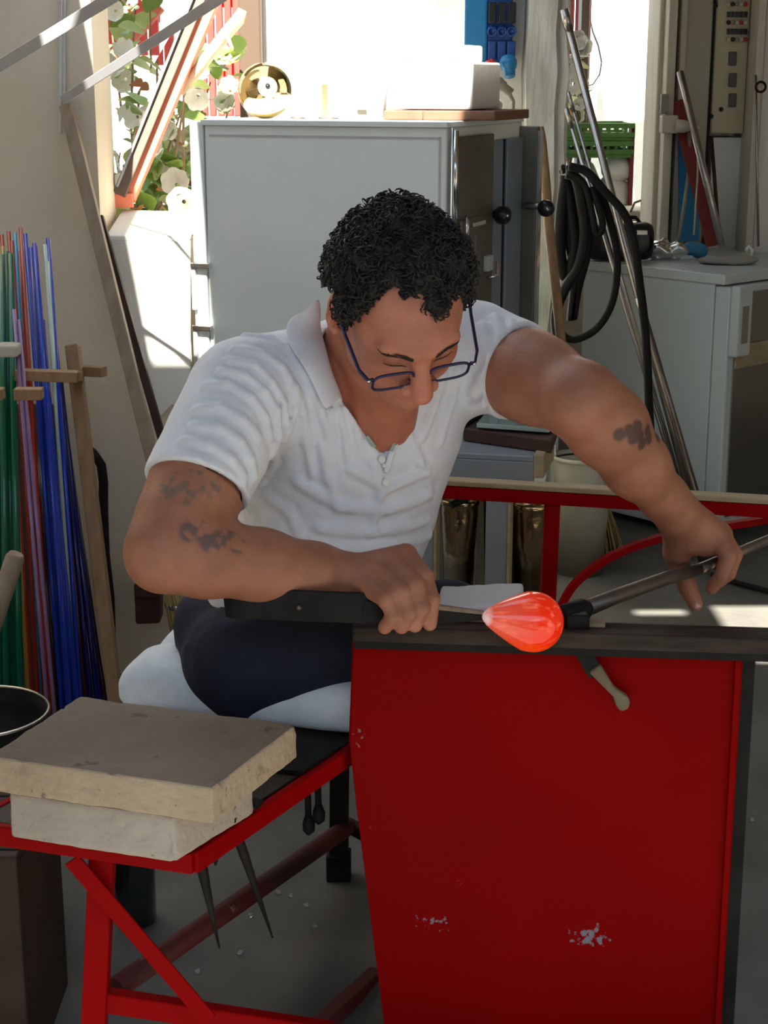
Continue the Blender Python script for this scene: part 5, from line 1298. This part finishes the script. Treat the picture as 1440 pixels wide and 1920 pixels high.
# ---------------- shirt
c2 = lambda x, y: (230+x/3.064, 540+y/3.064)
FOLDS = [([c2(700,270),c2(850,285),c2(960,360),c2(1060,500),c2(1110,640),c2(1150,760)], .0045, .006), ([c2(640,345),c2(800,370),c2(920,450),c2(990,570),c2(1000,700),c2(960,830)], .0055, .006),
 ([c2(600,410),c2(760,440),c2(860,540),c2(930,660),c2(950,780),c2(935,880)], .0055, .006), ([c2(560,480),c2(700,500),c2(820,590),c2(890,700),c2(905,850),c2(860,960)], .0055, .007),
 ([c2(470,560),c2(600,545),c2(740,620),c2(830,740),c2(850,860)], .004, .007), ([c2(420,700),c2(560,680),c2(690,750),c2(780,850)], .004, .007), ([c2(400,790),c2(560,800),c2(680,880),c2(740,980),c2(760,1090)], .005, .007),
 ([c2(340,880),c2(500,900),c2(630,980),c2(700,1080),c2(690,1180)], .004, .007), ([c2(300,950),c2(430,980),c2(560,1060)], .003, .006), ([c2(870,900),c2(860,1000),c2(800,1110),c2(720,1250)], .006, .008),
 ([c2(1040,380),c2(1110,520),c2(1150,700),c2(1185,860),c2(1200,1000)], .005, .006), ([c2(1000,560),c2(1040,720),c2(1060,900),c2(1090,1080)], .0045, .007), ([c2(1200,700),c2(1215,850),c2(1225,980)], .004, .005),
 ([c2(1245,690),c2(1280,860),c2(1295,1000)], .004, .005), ([c2(1290,690),c2(1350,820),c2(1370,930)], .0035, .005), ([c2(1150,900),c2(1180,1100),c2(1240,1260),c2(1330,1270)], .004, .008),
 ([(958,600),(984,680),(975,740)], .004, .007), ([(930,592),(950,670),(925,745),(880,765)], .005, .008), ([(905,610),(918,680),(885,740)], .004, .008), ([(880,775),(940,755),(985,715)], .004, .006),
 ([(560,905),(640,950),(730,955),(800,930)], .005, .010), ([(660,880),(730,915),(800,885)], .005, .009), ([(600,990),(700,1000),(800,975)], .005, .009), ([(640,1030),(720,1025),(805,1005)], .004, .008),
 ([(770,820),(790,870),(810,930)], .004, .008), ([(700,870),(716,930),(700,990)], .004, .009), ([(830,700),(815,760),(790,820)], .005, .009), ([(860,690),(850,750),(826,830)], .004, .008), ([(500,930),(540,960),(560,1000)], .004, .009)]
SEG = []
for pts, amp, w in FOLDS:
    q = [march(T, x, y) for x, y in pts]; q = [a for a in q if a is not None]
    for a, b in zip(q, q[1:]): SEG.append((A3(a), A3(b), amp, w))
def folds(p, d):
    near = np.abs(d) < .03; out = np.zeros(len(p), dtype=np.float32)
    if near.any():
        pp = p[near]; best = np.zeros(len(pp), dtype=np.float32)
        for a, b, amp, w in SEG:
            bb = np.all((pp > np.minimum(a, b)-3*w) & (pp < np.maximum(a, b)+3*w), axis=1)
            if bb.any():
                dist, _ = seg(pp[bb], a, b); best[bb] += amp*(1-.9*(dist/w)**2)*np.exp(-.8*(dist/w)**2)
        out[near] = -np.clip(1.75*best, -.0030, .011) + .0014*n3(pp, 38., 1.) + .0008*n3(pp, 95., 3.)
    return out
shirt = SDF()
shirt.u(lambda p: T(p), .001)
hemR = Rs+Ra*.60; dR = Ra.normalized(); hemL = Ls+La*.40+Vector((0,0,0)); dL = La.normalized()
shirt.d(folds)
shirt.u(lambda p: np.abs(np.maximum(np.abs((p-A3(hemR-dR*.006))@A3(dR))-.006, 0))+np.abs(seg(p, Rs, Re)[0]-.066)-.0035, .003)
def inner(p):
    return T(p)+.0098
near_open = SDF()
def cut_inner(p):             # hollow only near the openings
    lim = np.minimum(np.minimum(seg(p, hemR-dR*.06, Re)[0]-.10, seg(p, hemL-dL*.05, Le)[0]-.10), seg(p, Nb, Hc)[0]-.13)
    return np.maximum(inner(p), lim)
shirt.c(cut_inner, .001)
dRt = (dR+Vector((.10,0,-.04))).normalized()
shirt.c(cyl(hemR, hemR+dRt*.25, .076), .002).c(cyl(hemL, hemL+(dL+Vector((.12,0,.05))).normalized()*.25, .115), .002)
# neck opening and V
shirt.c(cone(Nb+Vector((.004,-.012,-.005)), Hc, .070, .075), .003)
vtop = march(T, 700, 760); vbot = march(T, 722, 858)
shirt.c(cone(march(T,690,742), vbot, .034, .004), .004).c(cone(march(T,742,760), vbot, .030, .004), .004)
# bottom hem
V, Q = polygonize(shirt, (-.42,1.90,.50), (.32,2.60,1.18), .0032)
def shcol(V): return np.tile(np.array([.74,.77,.83]), (len(V), 1))
M['shirt'] = mat('white_pique', (.78,.81,.87), .9, col2=(.72,.75,.82), nscale=30, bump=.35, bscale=420, sheen=.15)
so = np_mesh('shirt', V, Q, M['shirt'], person, smooth_it=1)
# hems as rolled bands
# collar
def strip(name, rows, m, th=.0028, parent=None, sub=1):
    n = len(rows[0]); vs = [v for r in rows for v in r]
    fs = [(i*n+j, i*n+j+1, (i+1)*n+j+1, (i+1)*n+j) for i in range(len(rows)-1) for j in range(n-1)]
    me = bpy.data.meshes.new(name); me.from_pydata([tuple(v) for v in vs], [], fs); me.materials.append(m); me.polygons.foreach_set('use_smooth', [True]*len(fs))
    o = bpy.data.objects.new(name, me); C.objects.link(o)
    a = o.modifiers.new('solid', 'SOLIDIFY'); a.thickness = th; a.offset = 0
    b = o.modifiers.new('sub', 'SUBSURF'); b.levels = sub; b.render_levels = sub
    if parent: par(o, parent)
    return o
outer_px = [(568,590),(545,594),(534,612),(537,641),(552,664),(570,688),(594,736),(608,773)]
inner_px = [(600,565),(598,578),(599,592),(604,622),(610,650),(622,697),(632,722),(643,750)]
oo = [march(shirt, *a) or P(*a, 2.12) for a in outer_px]
ii = []
for a in inner_px:
    q = march(body, a[0]+6, a[1]) ; ii.append(q if q and q.y < 2.3 else P(a[0], a[1], 2.12))
ii = [P(a[0], a[1], min(max(q.y-.004, 2.05), 2.18)) for a, q in zip(inner_px, ii)]
oo = [P(a[0], a[1], q.y-.010) for a, q in zip(outer_px, oo)]
tw = -FW
mid1 = [lerp(i_, o_, .12)+tw*.010+Vector((0,0,.006)) for i_, o_ in zip(ii, oo)]
mid2 = [lerp(i_, o_, .55)+tw*.012 for i_, o_ in zip(ii, oo)]
ins = [i_-tw*.012-Vector((0,0,.02)) for i_ in ii]
strip('collar', [ins, ii, mid1, mid2, oo], M['shirt'], .003, person, 2)
# plackets
def placket(pts, w, lab):
    L_, R_ = [], []
    for (x, y) in pts:
        a = march(shirt, x-w, y) or P(x-w, y, 2.1); b = march(shirt, x+w, y) or a; yy = min(a.y, b.y)
        L_.append(P(x-w, y, a.y-.004)); R_.append(P(x+w, y, (b.y if abs(b.y-a.y) < .03 else a.y)-.005))
    return strip('placket', [L_, R_], M['shirt'], .003, person)
placket([(652,752),(676,786),(700,822),(720,858),(722,880)], 8, '')
placket([(762,778),(752,808),(738,838),(728,868),(724,890)], 7, '')
gt = mat('faded_green_print', (.30,.42,.36), .9)
for x0, y0, x1, y1 in ((688,818,703,838),(757,786,762,806),(742,822,734,846)):
    a = march(shirt, x0, y0); b = march(shirt, x1, y1)
    if a and b: MB().tube([P(x0,y0,a.y-.009), P(x1,y1,b.y-.009)], 1, sq=(.004,.0015), upv=(0,-1,0)).obj('placket_stripe', gt, person)
for x, y in ((716,862),(723,905)):
    a = march(shirt, x, y, .0)
    if a: MB().lathe([(0,.0),(.0048,0),(.005,.0012),(.004,.002),(0,.0017)], a+tw*.006, tw, 16).obj('button', M['whitebrick'], person)
# ---------------- trousers, shoes
navy = mat('navy_cotton', (.006,.009,.022), .85, col2=(.010,.014,.032), nscale=12, bump=.3, bscale=120)
tr = SDF()
tr.u(ell(P(462,1212,2.345), (.105,.135,.10)), .01).u(ell(P(520,1200,2.42), (.12,.14,.10)), .04)
kR = P(842,1172,2.20); hR_ = P(462,1235,2.235)
tr.u(cone(hR_, kR, .094, .062), .04)
aR = Vector((.055,2.32,.13)); tr.u(cone(kR, aR, .060, .048), .02)
kL = P(715,1085,2.62); aL = Vector((.05,2.72,.13)); tr.u(cone(P(530,1190,2.46), kL, .094, .066), .04).u(cone(kL, aL, .060, .048), .02)
tr.u(cone(P(400,1168,2.30), P(520,1150,2.30), .058, .075), .03)
tr.d(lambda p, d: .002*n3(p, 45.)-.0025*np.exp(-((n3(p, 18., 2.)-.2)/.12)**2))
tr.c(lambda p: p[:, 2]-.11, .002)
tr.c(lambda p: T(p)-.001 if False else (T(p)+.004), .002)
V, Q = polygonize(tr, (-.42,2.05,.09), (.26,2.86,.78), .005)
np_mesh('trousers', V, Q, navy, person, smooth_it=2)
shoem = mat('pale_canvas', (.55,.52,.48), .8)
for k_, (hx, hy, ang) in enumerate(((-.012,2.30,-.05),(.0,2.72,.0))):
    sh = SDF(); ux = Vector((math.cos(ang), math.sin(ang), 0)); b_ = Vector((hx+.035, hy, .045))
    sh.u(cone(b_, b_+ux*.17-Vector((0,0,.01)), .040, .036), .02).u(cone(b_+Vector((.015,0,.02)), b_+Vector((.02,0,.09)), .042, .045), .02).c(lambda p: p[:, 2]-.001, .003)
    V, Q = polygonize(sh, b_-Vector((.08,.08,.05)), b_+Vector((.26,.09,.15)), .006); np_mesh('shoe', V, Q, shoem, person)
# ---------------- hair
PHI = np.radians([0,18,34,50,64,74,86,98,115,140,180]); HU = np.array([.070,.080,.092,.074,.020,-.022,-.005,.030,-.020,-.058,-.068])
def hairline(q):
    ph = np.abs(np.arctan2(q[:, 0], q[:, 1])); base = np.interp(ph, PHI, HU)
    left = (q[:, 0] < 0); base = base-np.where(left, .022*np.exp(-((ph-.45)/.35)**2), 0)     # hair falls lower on his left
    return base
def hairf(p):
    q = hl(p); k0 = np.sqrt(((q-A3((0,-.014,.034)))/A3((.091,.104,.086)))**2@np.ones(3, dtype=np.float32))
    d = (k0-1)*.09
    d = d+.0055*n3(p, 75.)+.0035*n3(p, 150., 2.)
    hb = hairline(q)+.003*n3(p, 200., 4.)
    edge_ = (hb-q[:, 2])*.8
    thin = np.clip((q[:, 2]-hb)/.03, 0, 1); d = d+.009*(1-thin)
    return np.maximum(d, edge_).astype(np.float32)
hs = SDF(); hs.u(hairf, .001)
ear_gap = [Hp(s*.093,-.004,-.006) for s in (-1, 1)]
for e_ in ear_gap: hs.c(ell(e_, (.020,.024,.034), HM), .004)
V, Q = polygonize(hs, Vector(Hc)-Vector((.16,.16,.16)), Vector(Hc)+Vector((.16,.16,.16)), .0030)
hairm = mat('dark_curly_hair', (.010,.009,.009), .55, col2=(.030,.027,.026), nscale=55, bump=1, bscale=240)
hm = np_mesh('hair', V, Q, hairm, person, smooth_it=1)
cur = MB(); idx = rng.integers(0, len(V), 4200); cen = np.array(Hc)
hb_ = hairline(hl(V.astype(np.float32))); qv = hl(V.astype(np.float32))
for i in idx:
    v = V[i]; n_ = v-cen
    if np.linalg.norm(n_) < .075: continue
    n_ = Vector(n_).normalized(); t1 = n_.orthogonal().normalized(); t1 = Matrix.Rotation(random.uniform(0, 6.28), 3, n_) @ t1; t2 = n_.cross(t1)
    r_ = random.uniform(.0035, .0075); c_ = Vector(v)+n_*random.uniform(-.001, .004); tw_ = random.uniform(.2, .9)
    near_e = abs(qv[i, 2]-hb_[i]) < .012
    if near_e: r_ *= .6
    pts = []
    a0 = random.uniform(0, 6.28); sp = random.uniform(3.2, 5.6)
    for k in range(7):
        a = a0+sp*k/6; pts.append(c_+t1*(r_*math.cos(a))+(t2*(1-tw_)+n_*tw_)*(r_*math.sin(a))+t2*(.0012*k*tw_))
    cur.tube(pts, [.0006,.0011,.0013,.0013,.0012,.0010,.0004], 4, cap=False)
co_ = cur.obj('curls', hairm, hm); co_['kind'] = 'stuff'
# thin grey streak over the crown is only a part of the curls
# eyebrows, lashes
def hhit(r, u):
    o = np.array(Hp(r, .16, u), dtype=np.float32); d = -np.array(hF, dtype=np.float32); t_ = 0
    for _ in range(80):
        v = float(head((o+d*t_)[None])[0])
        if v < .0004: break
        t_ += max(v*.7, .0004)
    return Vector(o+d*t_)
for s in (-1, 1):
    eb = MB()
    for k in range(60):
        a = random.random(); r0 = s*(.014+.034*a); u0 = .019+.006*math.sin(a*2.6)-.004*a+random.uniform(-.0032,.0032)
        b0 = hhit(r0, u0); b1 = hhit(r0+s*.006, u0+.002*(1-2*a)); eb.tube([b0+hF*.0003, lerp(b0,b1,.5)+hF*.0014, b1+hF*.0005], [.0005,.0006,.0002], 4, cap=False)
    eb.obj('eyebrow', hairm, person)['kind'] = 'stuff'
    MB().tube([hhit(s*(.018+.0045*k), -.0045-.002*math.sin(k/6*3.14))+hF*.0006 for k in range(7)], [.0003,.0005,.0006,.0006,.0006,.0005,.0003], 6).obj('eyelashes', hairm, person)
# thumb and finger nails
nailm = mat('finger_nail', (.55,.32,.25), .3)
def nail(tip, prev, r, m=None):
    ax_ = (tip-prev).normalized(); n_ = (tw-ax_*tw.dot(ax_)).normalized(); w_ = ax_.cross(n_)
    vs = [tip+ax_*(a*.0065-.001)+w_*(b*.0050)+n_*(r*.95-.0012*b*b*2) for a in (-1,0,1) for b in (-1,-.5,0,.5,1)]
    mb = MB().add(vs, [(i*5+j, i*5+j+1, (i+1)*5+j+1, (i+1)*5+j) for i in range(2) for j in range(4)], True)
    o = mb.obj('nail', nailm, person); a = o.modifiers.new('s', 'SOLIDIFY'); a.thickness = .0012; return o
for k_ in (): nail(c8(*fR_[k_][3]), c8(*fR_[k_][2]), rf[k_][3]+.0006)
nail(tb_[3], tb_[2], .0105)
# ---------------- eyeglasses
fm = mat('indigo_acetate', (.018,.012,.055), .25)
gl = thing('eyeglasses', Hp(0,.104,-.016), 'dark indigo framed eyeglasses on the nose of the man', 'eyeglasses')
def gp(r, u, f=.105): return Hp(r, f-.10*abs(r)**1.6*1.0, u-.016)
for s in (-1, 1):
    ring = []
    for k in range(28):
        a = 2*math.pi*k/28; ca, sa = math.cos(a), math.sin(a)
        ring.append(gp(s*.0365+.0265*(abs(ca)**.55)*(1 if ca > 0 else -1), .0155*(abs(sa)**.6)*(1 if sa > 0 else -1)))
    ring.append(ring[0]); rm_ = MB().tube(ring, .0019, 8, cap=False).obj('rim', fm, gl)
    c_ = gp(s*.0365, 0); n_ = len(ring)-1
    mb = MB().add(ring[:-1]+[r_-hF*.0015 for r_ in ring[:-1]], [tuple(range(n_)), tuple(range(n_, 2*n_))[::-1]]+[(i, n_+i, n_+(i+1) % n_, (i+1) % n_) for i in range(n_)])
    mb.obj('lens', mat('lens_glass', (.95,.96,1), .02, trans=1, ior=1.15), gl)
    e0 = gp(s*.066, .010); e1 = Hp(s*.076,.090,.001)
    MB().tube([gp(s*.063,.010), gp(s*.070,.010), Hp(s*.0775,.088,-.004), Hp(s*.083,.04,.006), Hp(s*.088,.004,.020), Hp(s*.086,-.014,.016)], 1, sq=(.0035,.0055), upv=tuple(hU)).obj('temple', fm, gl, bevel=.0008)
    MB().sphere(gp(s*.069,.009), .0028, 10).obj('hinge', M['chrome'], gl)
MB().tube([gp(-.011,.006), Hp(-.004,.110,-.008), Hp(.004,.110,-.008), gp(.011,.006)], .0021, 8).obj('bridge', fm, gl)
# ---------------- cloth on the knee
cl = SDF()
q0_ = P(898,1116,2.16)
ca_ = Vector((.99,-.10,0)).normalized()
def clothf(p):
    q = p-A3((q0_.x, 2.115, ZR+.012)); a = q@A3(ca_); b = q@A3((-ca_.y, ca_.x, 0)); z = q[:, 2]-.004*np.sin(a*30)
    return (np.maximum(np.maximum(np.abs(a)-.055, np.abs(b)-.045), np.abs(z)-.004)-.003+.001*n3(p, 60.)).astype(np.float32)
cl.u(clothf, .001)
V, Q = polygonize(cl, (q0_.x-.12, 2.0, ZR-.02), (q0_.x+.12, 2.36, ZR+.045), .0035)
tag(np_mesh('folded_cloth', V, Q, M['paper']), 'folded whitish wet cloth pad lying across the knee behind the hot glass', 'cloth')

# ------------------------------------------------------------------ origins at each thing's base
for o in list(C.objects):
    if o.type == 'MESH' and not o.parent and o.get('kind') != 'structure' and o.data.users == 1 and o.location.length < 1e-9 and len(o.data.vertices):
        co = np.empty(len(o.data.vertices)*3, dtype=np.float32); o.data.vertices.foreach_get('co', co); co = co.reshape(-1, 3)
        lo, hi = co.min(0), co.max(0); c = Vector(((lo[0]+hi[0])/2, (lo[1]+hi[1])/2, lo[2]))
        o.data.transform(Matrix.Translation(-c)); o.location = c
        for ch in o.children: ch.matrix_parent_inverse = Matrix.Translation(-c) @ ch.matrix_parent_inverse

for o in list(C.objects):
    if o.type == 'MESH' and not len(o.data.vertices): print('EMPTY MESH', o.name)
